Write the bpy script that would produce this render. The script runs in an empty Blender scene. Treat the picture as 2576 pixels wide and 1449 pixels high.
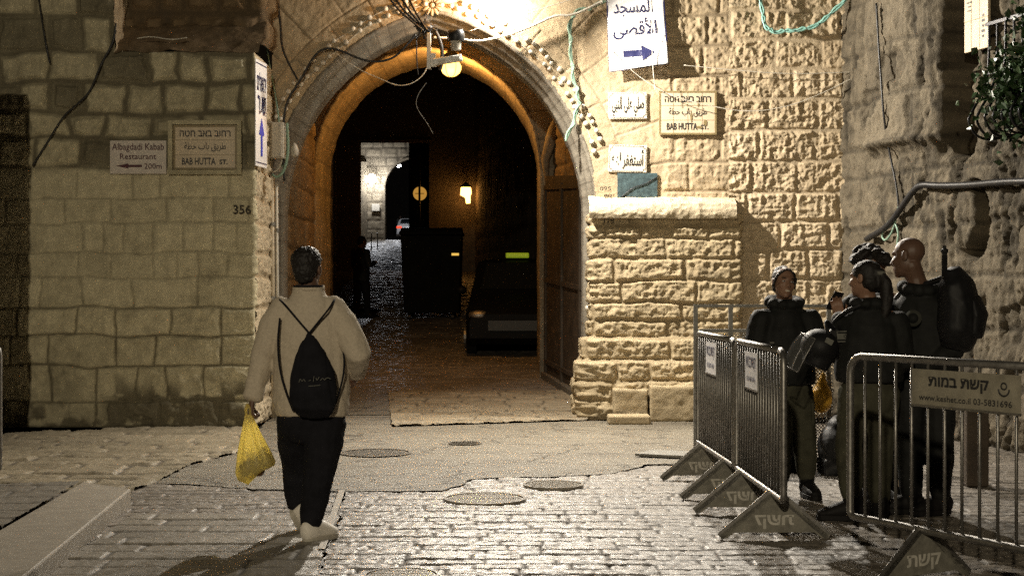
import bpy, math, random
import numpy as np
from mathutils import Vector, Matrix, Euler
R = math.radians
PI = math.pi
random.seed(7)
rng = np.random.default_rng(11)
SC = bpy.context.scene
COL = SC.collection

# ------------------------------------------------------------------ camera, world, light, exposure
# The picture was measured in a 2576 x 1449 frame: focal length 3800 px, eye 1.55 m above the street.
FPX, CX, HY, EYE = 3800.0, 1288.0, 713.0, 1.55
cam = bpy.data.cameras.new('camera')
cam.sensor_width = 36.0
cam.lens = 36.0 * FPX / 2576.0
cam.clip_start = 0.1
cam.clip_end = 600
camo = bpy.data.objects.new('camera', cam)
COL.objects.link(camo)
camo.location = (0, 0, EYE)
camo.rotation_euler = (R(90) - math.atan(11.5 / FPX), 0, 0)
SC.camera = camo

world = bpy.data.worlds.new('World')
SC.world = world
world.use_nodes = True
wn = world.node_tree.nodes
sky = wn.new('ShaderNodeTexSky')
sky.sky_type = 'NISHITA'
sky.sun_disc = False
sky.sun_elevation = R(-4)
sky.sun_rotation = R(200)
world.node_tree.links.new(sky.outputs[0], wn['Background'].inputs[0])
wn['Background'].inputs[1].default_value = 0.012

vs = SC.view_settings
vs.view_transform = 'Standard'
vs.look = 'None'
vs.exposure = 0.0
vs.gamma = 1.0
vs.use_curve_mapping = False
SC.cycles.use_denoising = False
SC.cycles.max_bounces = 6
SC.cycles.diffuse_bounces = 3
SC.cycles.sample_clamp_indirect = 4.0
SC.cycles.caustics_reflective = False
SC.cycles.caustics_refractive = False


def W(px, py, D):
    return Vector(((px - CX) / FPX * D, D, EYE + (HY - py) / FPX * D))


def gz(D):
    if D < 18: return 0.0
    if D < 83: return 0.06 * (D - 18)
    return 3.9 + 0.034 * (D - 83)


def G(px, py, z=0.0):
    D = (EYE - z) * FPX / (py - HY)
    return Vector(((px - CX) / FPX * D, D, z))


def lamp(name, kind, loc, power, color, size, aim=None, spot=None, blend=0.5):
    l = bpy.data.lights.new(name, kind)
    l.energy = power
    l.color = color
    if kind == 'AREA':
        l.shape = 'DISK'; l.size = size
    else:
        l.shadow_soft_size = size
    if kind == 'SPOT':
        l.spot_size = spot; l.spot_blend = blend
    o = bpy.data.objects.new(name, l)
    COL.objects.link(o)
    o.location = loc
    if aim is not None:
        o.rotation_euler = Vector(aim).to_track_quat('-Z', 'Y').to_euler()
    return o


FLOOD = W(1246, -4, 16.70)
WHITE = (1.0, 0.912, 0.775)
lamp('floodlight_beam', 'AREA', FLOOD + Vector((0.02, -0.62, -0.05)), 760, WHITE, 0.14, (0.60, -0.52, -0.60))
lamp('floodlight_spill', 'POINT', FLOOD + Vector((0.0, 0.36, -0.02)), 105, WHITE, 0.05)
lamp('street_lamp_behind_the_view', 'POINT', (-1.5, -5.0, 5.0), 3000, (1.0, 0.86, 0.62), 0.12)

lamp('wall_floodlight_above_the_signs', 'SPOT', (2.6, 17.02, 6.3), 1700, WHITE, 0.10, (-4.8, -5.6, -6.0), R(100), 0.7)

# ------------------------------------------------------------------ object helpers
ORG = {}


def link(o, parent=None):
    COL.objects.link(o)
    if parent is not None:
        o.parent = parent
    return o


def tag(o, label, cat=None, group=None, kind=None):
    if label: o['label'] = label
    if cat: o['category'] = cat
    if group: o['group'] = group
    if kind: o['kind'] = kind
    return o


def thing(name, loc, label, cat, group=None):
    o = bpy.data.objects.new(name, None)
    o.empty_display_size = 0.2
    COL.objects.link(o)
    o.location = loc
    ORG[o.name] = Vector(loc)
    return tag(o, label, cat, group)


def copy_tree(o, parent=None):
    c = o.copy()
    COL.objects.link(c)
    if parent is not None: c.parent = parent
    for ch in o.children:
        copy_tree(ch, c)
    return c


def raw_mesh(co, faces, smooth=False):
    me = bpy.data.meshes.new('mesh')
    if isinstance(faces, np.ndarray):
        n, m, k = len(co), len(faces), faces.shape[1]
        me.vertices.add(n)
        me.vertices.foreach_set('co', np.ascontiguousarray(co, dtype=np.float32).ravel())
        me.loops.add(m * k)
        me.loops.foreach_set('vertex_index', np.ascontiguousarray(faces, dtype=np.int32).ravel())
        me.polygons.add(m)
        me.polygons.foreach_set('loop_start', np.arange(0, m * k, k, dtype=np.int32))
        me.update(calc_edges=True)
        me.validate()
    else:
        me.from_pydata([tuple(v) for v in co], [], faces)
        me.update()
    me.polygons.foreach_set('use_smooth', np.full(len(me.polygons), bool(smooth)))
    return me


def mesh_obj(name, co, faces, mat, parent=None, smooth=False, attrs=None, origin=None):
    """A mesh from world coordinates; its origin is the parent's place, or its own base."""
    co = np.asarray(co, dtype=np.float64).reshape(-1, 3)
    if origin is None:
        if parent is not None:
            origin = ORG[parent.name]
        else:
            lo, hi = co.min(0), co.max(0)
            origin = Vector(((lo[0] + hi[0]) / 2, (lo[1] + hi[1]) / 2, lo[2]))
    org = np.array(origin)
    me = raw_mesh(co - org, faces, smooth)
    me.name = name
    if attrs:
        for k, v in attrs.items():
            a = me.attributes.new(k, 'FLOAT', 'POINT')
            a.data.foreach_set('value', np.ascontiguousarray(v, dtype=np.float32))
    o = bpy.data.objects.new(name, me)
    for m in (mat if isinstance(mat, (list, tuple)) else [mat]):
        me.materials.append(m)
    link(o, parent)
    if parent is None:
        o.location = origin
    ORG[o.name] = Vector(origin)
    return o


class MB:
    """collects closed shapes in world coordinates"""
    def __init__(s):
        s.v, s.f = [], []

    def add(s, vs_, fs):
        b = len(s.v)
        s.v += [Vector(p) for p in vs_]
        s.f += [tuple(i + b for i in f) for f in fs]
        return s

    def box(s, c, size, rz=0.0, m=None):
        x, y, z = [q / 2 for q in size]
        M = m if m is not None else Matrix.Rotation(rz, 3, 'Z')
        c = Vector(c)
        vs_ = [c + M @ Vector((i * x, j * y, k * z)) for k in (-1, 1) for j in (-1, 1) for i in (-1, 1)]
        return s.add(vs_, [(0, 2, 3, 1), (4, 5, 7, 6), (0, 1, 5, 4), (2, 6, 7, 3), (0, 4, 6, 2), (1, 3, 7, 5)])

    def bar(s, a, b, w, h, up=(0, 0, 1)):
        a, b = Vector(a), Vector(b)
        t = (b - a).normalized()
        u = Vector(up)
        if abs(t.dot(u)) > 0.98: u = Vector((1, 0, 0))
        n = t.cross(u).normalized()
        u = n.cross(t)
        m = Matrix((n, t, u)).transposed()
        return s.box((a + b) / 2, (w, (b - a).length, h), m=m)

    def prism(s, poly, d):
        """poly: 3-D points of a flat outline, pushed along the vector d"""
        n = len(poly)
        poly = [Vector(p) for p in poly]
        vs_ = poly + [p + Vector(d) for p in poly]
        fs = [tuple(range(n)), tuple(reversed(range(n, 2 * n)))]
        fs += [(i, i + n, (i + 1) % n + n, (i + 1) % n) for i in range(n)]
        return s.add(vs_, fs)

    def loft(s, pts, rad, seg=12, side=None, caps=True):
        """rad: list of r or (a, b); a runs along the side vector"""
        pts = [Vector(p) for p in pts]
        n = len(pts)
        rad = [(r, r) if not isinstance(r, (tuple, list)) else r for r in rad]
        rings, frames = [], []
        prev = None
        for i in range(n):
            t = (pts[min(i + 1, n - 1)] - pts[max(i - 1, 0)])
            t = t.normalized() if t.length > 1e-9 else Vector((0, 0, 1))
            sd = Vector(side) if side is not None else (prev if prev is not None else (Vector((1, 0, 0)) if abs(t.x) < 0.9 else Vector((0, 1, 0))))
            sd = (sd - t * sd.dot(t))
            if sd.length < 1e-6: sd = t.orthogonal()
            sd.normalize()
            prev = sd
            nn = t.cross(sd)
            frames.append((t, sd, nn))
        b = []
        def ring(p, a, c, fr):
            return [p + fr[1] * (a * math.cos(2 * PI * k / seg)) + fr[2] * (c * math.sin(2 * PI * k / seg)) for k in range(seg)]
        if caps:
            a, c = rad[0]; fr = frames[0]; m = min(a, c)
            b.append(ring(pts[0] - fr[0] * m * 0.45, a * 0.8, c * 0.8, fr)) if caps == 'round' else None
        for i in range(n):
            b.append(ring(pts[i], rad[i][0], rad[i][1], frames[i]))
        if caps == 'round':
            a, c = rad[-1]; fr = frames[-1]; m = min(a, c)
            b.append(ring(pts[-1] + fr[0] * m * 0.45, a * 0.8, c * 0.8, fr))
        b = [q for q in b if q]
        vs_ = [p for q in b for p in q]
        fs = []
        for i in range(len(b) - 1):
            for k in range(seg):
                fs.append((i * seg + k, i * seg + (k + 1) % seg, (i + 1) * seg + (k + 1) % seg, (i + 1) * seg + k))
        if caps:
            if caps == 'round':
                e0 = pts[0] - frames[0][0] * min(rad[0]) * 0.7
                e1 = pts[-1] + frames[-1][0] * min(rad[-1]) * 0.7
                vs_ += [e0, e1]
                i0, i1 = len(vs_) - 2, len(vs_) - 1
                L = (len(b) - 1) * seg
                for k in range(seg):
                    fs.append((i0, (k + 1) % seg, k))
                    fs.append((i1, L + k, L + (k + 1) % seg))
            else:
                L = (len(b) - 1) * seg
                fs.append(tuple(reversed(range(seg))))
                fs.append(tuple(range(L, L + seg)))
        return s.add(vs_, fs)

    def tube(s, pts, r, seg=8, smooth=0):
        pts = [Vector(p) for p in pts]
        for _ in range(smooth):
            q = [pts[0]]
            for a, b in zip(pts[:-1], pts[1:]):
                q += [a.lerp(b, 0.25), a.lerp(b, 0.75)]
            q.append(pts[-1])
            pts = q
        return s.loft(pts, [r] * len(pts), seg)

    def ell(s, c, r, m=None, seg=16, rings=10):
        c = Vector(c)
        M = m if m is not None else Matrix.Identity(3)
        vs_ = [c + M @ Vector((0, 0, r[2]))]
        for i in range(1, rings):
            th = PI * i / rings
            for k in range(seg):
                ph = 2 * PI * k / seg
                vs_.append(c + M @ Vector((r[0] * math.sin(th) * math.cos(ph), r[1] * math.sin(th) * math.sin(ph), r[2] * math.cos(th))))
        vs_.append(c + M @ Vector((0, 0, -r[2])))
        fs = []
        for k in range(seg):
            fs.append((0, 1 + k, 1 + (k + 1) % seg))
        for i in range(rings - 2):
            a = 1 + i * seg
            for k in range(seg):
                fs.append((a + k, a + seg + k, a + seg + (k + 1) % seg, a + (k + 1) % seg))
        a = 1 + (rings - 2) * seg
        e = len(vs_) - 1
        for k in range(seg):
            fs.append((e, a + (k + 1) % seg, a + k))
        return s.add(vs_, fs)

    def cyl(s, a, b, r, seg=16, r2=None):
        return s.loft([a, b], [r, r if r2 is None else r2], seg)

    def lathe(s, c, prof, seg=20, axis=None):
        """prof: (r, h) pairs along the axis (default up)"""
        ax = Vector(axis).normalized() if axis is not None else Vector((0, 0, 1))
        c = Vector(c)
        u = ax.orthogonal().normalized(); w = ax.cross(u)
        vs_ = []
        for r, h in prof:
            r = max(r, 1e-4)
            vs_ += [c + ax * h + u * (r * math.cos(2 * PI * k / seg)) + w * (r * math.sin(2 * PI * k / seg)) for k in range(seg)]
        n = len(prof)
        fs = [(i * seg + k, i * seg + (k + 1) % seg, (i + 1) * seg + (k + 1) % seg, (i + 1) * seg + k) for i in range(n - 1) for k in range(seg)]
        fs += [tuple(reversed(range(seg))), tuple(range((n - 1) * seg, n * seg))]
        return s.add(vs_, fs)

    def build(s, name, mat, parent=None, smooth=False, bevel=0.0, origin=None, sharp=None):
        o = mesh_obj(name, [tuple(p) for p in s.v], s.f, mat, parent, smooth, origin=origin)
        if smooth and sharp is not None:
            try:
                o.data.set_sharp_from_angle(angle=R(sharp))
            except Exception:
                pass
        if bevel:
            b = o.modifiers.new('bevel', 'BEVEL')
            b.width = bevel; b.segments = 2; b.limit_method = 'ANGLE'; b.angle_limit = R(40)
        return o


def remesh(mb, voxel, smooth_it=4, fac=0.5):
    """union of the closed shapes in mb as one continuous skin; returns coordinates, faces, normals"""
    me = bpy.data.meshes.new('tmp')
    me.from_pydata([tuple(p) for p in mb.v], [], mb.f)
    o = bpy.data.objects.new('tmp', me)
    COL.objects.link(o)
    m = o.modifiers.new('r', 'REMESH'); m.mode = 'VOXEL'; m.voxel_size = voxel
    if smooth_it:
        q = o.modifiers.new('s', 'SMOOTH'); q.factor = fac; q.iterations = smooth_it
    dg = bpy.context.evaluated_depsgraph_get()
    ev = o.evaluated_get(dg)
    m2 = bpy.data.meshes.new_from_object(ev)
    n = len(m2.vertices)
    co = np.empty(n * 3, np.float32); m2.vertices.foreach_get('co', co)
    no = np.empty(n * 3, np.float32); m2.vertices.foreach_get('normal', no)
    fs = np.empty(len(m2.loops), np.int32); m2.loops.foreach_get('vertex_index', fs)
    ok = len(fs) == 4 * len(m2.polygons)
    faces = fs.reshape(-1, 4) if ok else [tuple(p.vertices) for p in m2.polygons]
    bpy.data.objects.remove(o)
    bpy.data.meshes.remove(me); bpy.data.meshes.remove(m2)
    return co.reshape(-1, 3).astype(np.float64), faces, no.reshape(-1, 3).astype(np.float64)


# ------------------------------------------------------------------ noise
TAB = rng.random((256, 256)).astype(np.float64)


def vnoise(x, y, seed=0):
    xi, yi = np.floor(x).astype(np.int64), np.floor(y).astype(np.int64)
    fx, fy = x - xi, y - yi
    fx = fx * fx * fx * (fx * (fx * 6 - 15) + 10); fy = fy * fy * fy * (fy * (fy * 6 - 15) + 10)
    a = seed * 37 + 11; b = seed * 91 + 5
    def t(i, j): return TAB[(i + a + (j >> 8) * 17) & 255, (j + b + (i >> 8) * 29) & 255]
    return (t(xi, yi) * (1 - fx) + t(xi + 1, yi) * fx) * (1 - fy) + (t(xi, yi + 1) * (1 - fx) + t(xi + 1, yi + 1) * fx) * fy


def fbm(x, y, seed=0, oct=4, gain=0.5):
    s, a, n = 0, 1.0, 0
    for i in range(oct):
        s = s + a * vnoise(x * 2 ** i, y * 2 ** i, seed + i)
        n += a; a *= gain
    return s / n


def ridged(x, y, seed=0, oct=4, gain=0.55):
    s, a, n = 0, 1.0, 0
    for i in range(oct):
        s = s + a * (1 - np.abs(2 * vnoise(x * 2 ** i, y * 2 ** i, seed + i) - 1))
        n += a; a *= gain
    return s / n


def sstep(a, b, x):
    t = np.clip((x - a) / (b - a), 0, 1)
    return t * t * (3 - 2 * t)


def layout(u, v, vedges, wr, seed, warp=0.02):
    """stone courses: returns stone id, distance to the stone's edge"""
    r = np.random.default_rng(seed)
    uu = u + warp * 2 * (fbm(u * 3, v * 3, seed + 1, 3) - .5)
    vv = v + warp * 2 * (fbm(u * 2.3 + 9, v * 3, seed + 2, 3) - .5)
    ve = np.asarray(vedges, float)
    ci = np.clip(np.searchsorted(ve, vv) - 1, 0, len(ve) - 2)
    dv = np.minimum(vv - ve[ci], ve[ci + 1] - vv)
    idd = np.zeros_like(u); du = np.zeros_like(u)
    umin, umax = float(uu.min()) - 1, float(uu.max()) + 1
    for c in range(len(ve) - 1):
        m = ci == c
        h = ve[c + 1] - ve[c]
        e = [umin + r.random() * 0.5]
        while e[-1] < umax:
            e.append(e[-1] + max(0.6 * h, r.uniform(*wr)))
        e = np.array(e)
        if not m.any(): continue
        q = uu[m]
        k = np.clip(np.searchsorted(e, q) - 1, 0, len(e) - 2)
        du[m] = np.minimum(q - e[k], e[k + 1] - q)
        idd[m] = c * 97 + k
    return idd, np.minimum(du, dv), du, dv


def hash01(i, s=0):
    x = np.sin(i * 12.9898 + s * 78.233) * 43758.5453
    return x - np.floor(x)


def courses(lo, hi, a, b, seed):
    r = np.random.default_rng(seed)
    e = [lo]
    while e[-1] < hi:
        e.append(e[-1] + r.uniform(a, b))
    return e


LOC = {}


def stones(u, v, vedges, wr, seed, depth=0.02, rough=0.02, joint=0.012, bev=0.03, grain=9.0, warp=0.012, missing=0.0):
    idd, d, du, dv = layout(u, v, vedges, wr, seed, warp)
    rnd = hash01(idd, seed)
    jw = joint * (0.35 + .7 * fbm(u * 4, v * 4, seed + 20, 2) + .9 * hash01(idd, seed + 7) ** 2)
    prof = sstep(jw, jw + bev, d)
    off = rnd * 31.7
    rock = ridged(u * grain + off, v * grain * 1.15 + off * 1.3, seed + 3, 4) - 0.55
    tilt = (hash01(idd, seed + 5) - .5)
    h = prof * depth * (0.55 + 0.7 * rnd) + prof * rough * (rock * 1.5 + tilt * 0.4)
    h = h + 0.006 * (fbm(u * 30, v * 30, seed + 9, 2) - .5)
    tone = rnd * 0.75 + 0.25 * fbm(u * 1.2, v * 1.2, seed + 12, 3)
    return h, tone, 1 - sstep(jw * .4, jw + bev * .5, d)


def grid_faces(nu, nv, keep=None):
    i = np.arange(nv - 1)[:, None] * nu + np.arange(nu - 1)[None, :]
    q = np.stack([i, i + 1, i + nu + 1, i + nu], -1).reshape(-1, 4)
    if keep is not None:
        k = keep[:-1, :-1] & keep[1:, :-1] & keep[:-1, 1:] & keep[1:, 1:]
        q = q[k.ravel()]
    return q


def surface(name, P, tone, mort, mat, parent, keep=None, flip=False):
    nv, nu = P.shape[:2]
    q = grid_faces(nu, nv, keep)
    if flip: q = q[:, ::-1]
    used = np.zeros(nu * nv, bool); used[q.ravel()] = True
    re = np.cumsum(used) - 1
    co = P.reshape(-1, 3)[used]
    return mesh_obj(name, co, re[q], mat, parent, True,
                    {'tone': np.broadcast_to(tone, (nv, nu)).ravel()[used], 'mort': np.broadcast_to(mort, (nv, nu)).ravel()[used]})


# ------------------------------------------------------------------ materials
class NT:
    def __init__(s, name):
        s.m = bpy.data.materials.new(name)
        s.m.use_nodes = True
        s.t = s.m.node_tree
        s.b = s.t.nodes['Principled BSDF']
        s.c = None

    def n(s, ty, **kw):
        q = s.t.nodes.new(ty)
        for k, v in kw.items():
            if isinstance(v, (int, float, str, bool)) and hasattr(q, k): setattr(q, k, v)
        return q

    def l(s, a, b): s.t.links.new(a, b)

    def coord(s, scale=(1, 1, 1)):
        tc = s.n('ShaderNodeTexCoord'); mp = s.n('ShaderNodeMapping')
        mp.inputs['Scale'].default_value = scale
        s.l(tc.outputs['Object'], mp.inputs['Vector'])
        return mp.outputs['Vector']

    def noise(s, scale, detail=4, rough=.55, vec=None, dist=0.0):
        q = s.n('ShaderNodeTexNoise')
        q.inputs['Scale'].default_value = scale; q.inputs['Detail'].default_value = detail
        q.inputs['Roughness'].default_value = rough; q.inputs['Distortion'].default_value = dist
        s.l(vec if vec is not None else s.coord(), q.inputs['Vector'])
        return q.outputs['Fac']

    def ramp(s, fac, stops):
        q = s.n('ShaderNodeValToRGB')
        e = q.color_ramp.elements
        while len(e) < len(stops): e.new(0.5)
        for i, (p, c) in enumerate(stops):
            e[i].position = p
            e[i].color = (c[0], c[1], c[2], 1) if isinstance(c, (tuple, list)) else (c, c, c, 1)
        s.l(fac, q.inputs['Fac'])
        return q.outputs['Color']

    def mix(s, fac, a, b, mode='MIX'):
        q = s.n('ShaderNodeMix'); q.data_type = 'RGBA'; q.blend_type = mode
        for i, x in ((0, fac), (6, a), (7, b)):
            if hasattr(x, 'is_output'): s.l(x, q.inputs[i])
            else: q.inputs[i].default_value = x if i == 0 else (x[0], x[1], x[2], 1)
        return q.outputs[2]

    def math(s, op, a, b=None):
        q = s.n('ShaderNodeMath'); q.operation = op
        for i, x in enumerate((a, b)):
            if x is None: continue
            if hasattr(x, 'is_output'): s.l(x, q.inputs[i])
            else: q.inputs[i].default_value = x
        return q.outputs[0]

    def attr(s, name):
        q = s.n('ShaderNodeAttribute'); q.attribute_name = name
        return q.outputs['Fac']

    def bump(s, h, strength=.5, dist=.01):
        q = s.n('ShaderNodeBump')
        q.inputs['Strength'].default_value = strength; q.inputs['Distance'].default_value = dist
        s.l(h, q.inputs['Height']); s.l(q.outputs['Normal'], s.b.inputs['Normal'])

    def set(s, **kw):
        for k, v in kw.items():
            k = k.replace('_', ' ')
            i = s.b.inputs[k]
            if hasattr(v, 'is_output'): s.l(v, i)
            elif isinstance(v, (tuple, list)): i.default_value = (v[0], v[1], v[2], 1)
            else: i.default_value = v
        return s.m


def stone_mat(name, dark, light, mortar, stain=(.05, .045, .04), stain_amt=.35, gscale=60, bump=.6):
    t = NT(name)
    tone = t.attr('tone'); mort = t.attr('mort')
    base = t.ramp(tone, [(0.0, dark), (1.0, light)])
    n1 = t.noise(7, 6, .65)
    base = t.mix(.55, base, t.ramp(n1, [(.25, [c * .6 for c in dark]), (.75, [min(1, c * 1.12) for c in light])]))
    base = t.mix(t.math('MULTIPLY', mort, .8), base, mortar)
    n2 = t.noise(1.3, 5, .7)
    sm = t.ramp(n2, [(.52, 0.0), (.70, 1.0)])
    base = t.mix(t.math('MULTIPLY', sm, stain_amt), base, stain)
    n3 = t.noise(45, 3, .6)
    pits = t.ramp(n3, [(.60, 0.0), (.72, 1.0)])
    base = t.mix(t.math('MULTIPLY', pits, .35), base, [c * .35 for c in dark])
    h = t.noise(gscale, 5, .7)
    t.bump(t.math('ADD', h, t.math('MULTIPLY', t.noise(14, 4, .6), .8)), bump, .012)
    return t.set(Base_Color=base, Roughness=.86, Specular_IOR_Level=.25)


def plain(name, col, rough=.6, metal=0.0, spec=.4, var=.18, scale=12, bump=0.0, bscale=120):
    t = NT(name)
    n = t.noise(scale, 4, .6)
    c = t.ramp(n, [(.3, [q * (1 - var) for q in col]), (.7, [min(1, q * (1 + var)) for q in col])])
    if bump:
        t.bump(t.noise(bscale, 4, .6), bump, .004)
    return t.set(Base_Color=c, Roughness=rough, Metallic=metal, Specular_IOR_Level=spec)


def emit(name, col, strength):
    t = NT(name)
    t.b.inputs['Emission Color'].default_value = (*col, 1)
    t.b.inputs['Emission Strength'].default_value = strength
    return t.set(Base_Color=col)


M = {}
M['gold'] = stone_mat('golden_limestone', (.42, .325, .205), (.60, .495, .345), (.43, .35, .24), stain_amt=.22)
M['ashlar'] = stone_mat('weathered_ashlar', (.40, .31, .20), (.52, .42, .28), (.22, .17, .11), stain_amt=.30, bump=.5)
M['pier'] = stone_mat('pier_limestone', (.36, .285, .175), (.52, .425, .275), (.33, .26, .16), stain_amt=.28)
M['grey'] = stone_mat('painted_grey_limestone', (.44, .395, .265), (.70, .635, .44), (.075, .063, .04), stain=(.09, .078, .05), stain_amt=.45)
M['side'] = stone_mat('pale_quoin_stone', (.46, .38, .26), (.62, .53, .38), (.35, .28, .18), stain_amt=.15)
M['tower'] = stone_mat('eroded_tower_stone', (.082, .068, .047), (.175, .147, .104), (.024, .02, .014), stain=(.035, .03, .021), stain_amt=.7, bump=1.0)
M['fargate'] = stone_mat('dim_far_stone', (.19, .155, .105), (.34, .28, .19), (.10, .08, .055), stain_amt=.5)
M['darkened'] = stone_mat('darkened_passage_stone', (.14, .115, .09), (.24, .20, .15), (.08, .066, .05), stain_amt=.5)  # stone colour darkened so the unlit street and houses stay dark
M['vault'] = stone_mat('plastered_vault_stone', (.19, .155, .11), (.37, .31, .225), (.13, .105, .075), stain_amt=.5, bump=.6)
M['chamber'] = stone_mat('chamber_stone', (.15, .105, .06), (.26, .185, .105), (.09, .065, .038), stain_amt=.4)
M['jambstone'] = stone_mat('arch_moulding_stone', (.17, .15, .12), (.26, .235, .19), (.1, .085, .065), stain_amt=.35, bump=.5)
M['iron'] = plain('black_iron', (.018, .018, .02), .38, .7)
M['black_rubber'] = plain('black_cable_sheath', (.014, .014, .015), .45)
M['white_cable'] = plain('pale_cable_sheath', (.55, .52, .45), .5)
M['green_cable'] = plain('green_conduit', (.20, .31, .24), .5, var=.3)
M['teal_cable'] = plain('teal_cable', (.30, .58, .52), .45, var=.25)
M['pipe'] = plain('old_painted_pipe', (.47, .40, .29), .55, var=.3)
M['galv'] = plain('galvanised_steel', (.26, .25, .235), .44, .85, var=.28, scale=30, bump=.15)
M['patch2'] = plain('pale_cut_lettering', (.46, .44, .39), .6, var=.2)  # pale colour stands in for lit ground seen through the cut letters
M['footsteel'] = plain('olive_grey_foot_plate', (.20, .19, .16), .6, .2, var=.3, scale=20)
M['dullsteel'] = plain('dull_grey_steel', (.21, .205, .19), .5, .6, var=.25, scale=25)
M['white_paint'] = plain('white_painted_metal', (.74, .73, .70), .4, var=.06)
M['greybox'] = plain('grey_plastic_box', (.42, .39, .33), .5, var=.1)
M['ink'] = plain('black_lettering', (.022, .022, .024), .5)
M['faded_ink'] = plain('faded_black_paint', (.05, .043, .033), .8, var=.5, scale=40)
M['navy'] = plain('navy_print', (.012, .014, .07), .5)
M['blue'] = plain('bright_blue_print', (.02, .05, .50), .5)
M['maroon'] = plain('maroon_lettering', (.07, .012, .02), .5)
M['sheet'] = plain('white_vinyl_sheet', (.80, .79, .80), .42, var=.04, scale=4)
M['tile'] = plain('cream_ceramic_tile', (.60, .50, .36), .3, spec=.5, var=.08, scale=8)
M['tile_border'] = plain('ochre_tile_border', (.24, .185, .09), .35, var=.4, scale=90)
M['plaque'] = plain('white_enamel_plaque', (.66, .60, .49), .35, var=.08)
M['sign_board'] = plain('off_white_sign_board', (.62, .56, .50), .4, var=.08)
M['blueboard'] = plain('worn_blue_green_board', (.045, .075, .085), .5, var=.5, scale=18)
M['skin'] = plain('skin_tone', (.12, .068, .045), .5, var=.08)
M['skin_olive'] = plain('olive_skin_tone', (.24, .135, .088), .5, var=.08)
M['hair'] = plain('dark_hair', (.010, .008, .007), .6, var=.4, scale=60, bump=.6, bscale=160)
M['fleece'] = plain('beige_fleece', (.50, .435, .34), .95, spec=.1, var=.12, scale=70, bump=.9, bscale=190)
M['navycloth'] = plain('black_cotton', (.012, .012, .015), .9, spec=.1, var=.3, bump=.3)
M['uniform'] = plain('dark_uniform_cloth', (.0125, .013, .0125), .72, spec=.2, var=.35, bump=.4, bscale=90)
M['olive'] = plain('olive_trouser_cloth', (.062, .060, .042), .92, spec=.06, var=.3, bump=.4, bscale=90)
M['nylon'] = plain('black_nylon', (.011, .011, .012), .55, spec=.25, var=.3, bump=.25)
M['shoe'] = plain('white_shoe_leather', (.74, .70, .63), .5, var=.06)
M['boot'] = plain('black_boot_leather', (.010, .009, .009), .6, spec=.15, var=.3)
M['dimpatch'] = plain('dark_olive_patch', (.045, .045, .036), .8, var=.2)
M['patch'] = plain('faded_cloth_patch', (.14, .14, .12), .8, var=.2)
M['bulb'] = plain('dusty_round_bulb_glass', (.58, .54, .46), .25, spec=.5, var=.12)
M['car_white'] = plain('white_car_paint', (.70, .70, .70), .25, spec=.5, var=.03)
M['car_dark'] = plain('dark_car_paint', (.006, .0065, .0075), .5, spec=.08, var=.1)
M['car_glass'] = plain('car_window_glass', (.012, .014, .016), .06, spec=.7, var=.1)
M['bin'] = plain('dark_bin_steel', (.007, .0075, .007), .85, 0, spec=.12, var=.5, scale=4)
M['door'] = plain('dark_gate_iron', (.055, .040, .027), .6, .1, var=.4, scale=5, bump=.4, bscale=40)
M['leaf'] = plain('dark_green_leaf', (.020, .046, .013), .42, spec=.5, var=.45, scale=30)
M['board'] = plain('beige_cardboard', (.46, .36, .25), .8, var=.1)
M['bluecloth'] = plain('blue_plastic', (.06, .17, .48), .5, var=.2)
M['yellowcloth'] = plain('yellow_plastic', (.62, .34, .03), .5, var=.2)
M['fruit'] = plain('brown_bread_crust', (.11, .05, .018), .7, var=.4, scale=20)
M['cover'] = plain('cast_iron_cover', (.125, .11, .088), .6, .15, var=.3, scale=60, bump=.7, bscale=110)
M['eye'] = plain('eye_white', (.45, .43, .40), .3)
M['orange_glass'] = emit('orange_lamp_glass', (1.0, .50, .10), 6.0)
M['orange_glass2'] = emit('orange_far_lamp_glass', (1.0, .45, .10), 9.0)
M['flood_glass'] = emit('floodlight_glass', (1.0, .95, .86), 60.0)
M['white_glass'] = emit('white_far_lamp_glass', (.93, .95, 1.0), 90.0)
M['red_glass'] = emit('red_tail_lamp', (1.0, .06, .02), 1.6)
M['green_glow'] = emit('green_reflection_glow', (.55, .85, .04), .12)  # emission imitates yellow-green light reflected on the car
M['orange_disc'] = emit('sign_disc_added_glow', (1.0, .50, .09), .45)  # disc given its own glow to imitate lamplight on it
M['amber'] = emit('self_glowing_reflector', (1.0, .62, .12), .8)  # emits by itself in place of reflected light


def paving_mat(name, lo, hi, joint, r0, r1, spec=.5, bump=.6, glint=(18, 40, 1)):
    t = NT(name)
    tone = t.attr('tone'); mort = t.attr('mort')
    c = t.ramp(tone, [(.1, lo), (.9, hi)])
    chis = t.noise(1.0, 5, .62, t.coord(glint), .5)
    fine = t.noise(90, 4, .65)
    c = t.mix(.45, c, t.ramp(chis, [(.3, [q * .55 for q in lo]), (.68, [q * 1.1 for q in hi])]))
    c = t.mix(t.math('MULTIPLY', t.ramp(t.noise(1.6, 5, .68), [(.48, 0.0), (.72, 1.0)]), .5), c, [q * .45 for q in lo])
    c = t.mix(t.math('MULTIPLY', mort, .85), c, joint)
    t.bump(t.math('ADD', chis, t.math('MULTIPLY', fine, .4)), bump, .012)
    rg = t.math('ADD', t.ramp(chis, [(.3, r1), (.65, r0)]), t.math('MULTIPLY', mort, .45))
    return t.set(Base_Color=c, Roughness=rg, Specular_IOR_Level=spec)


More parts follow.
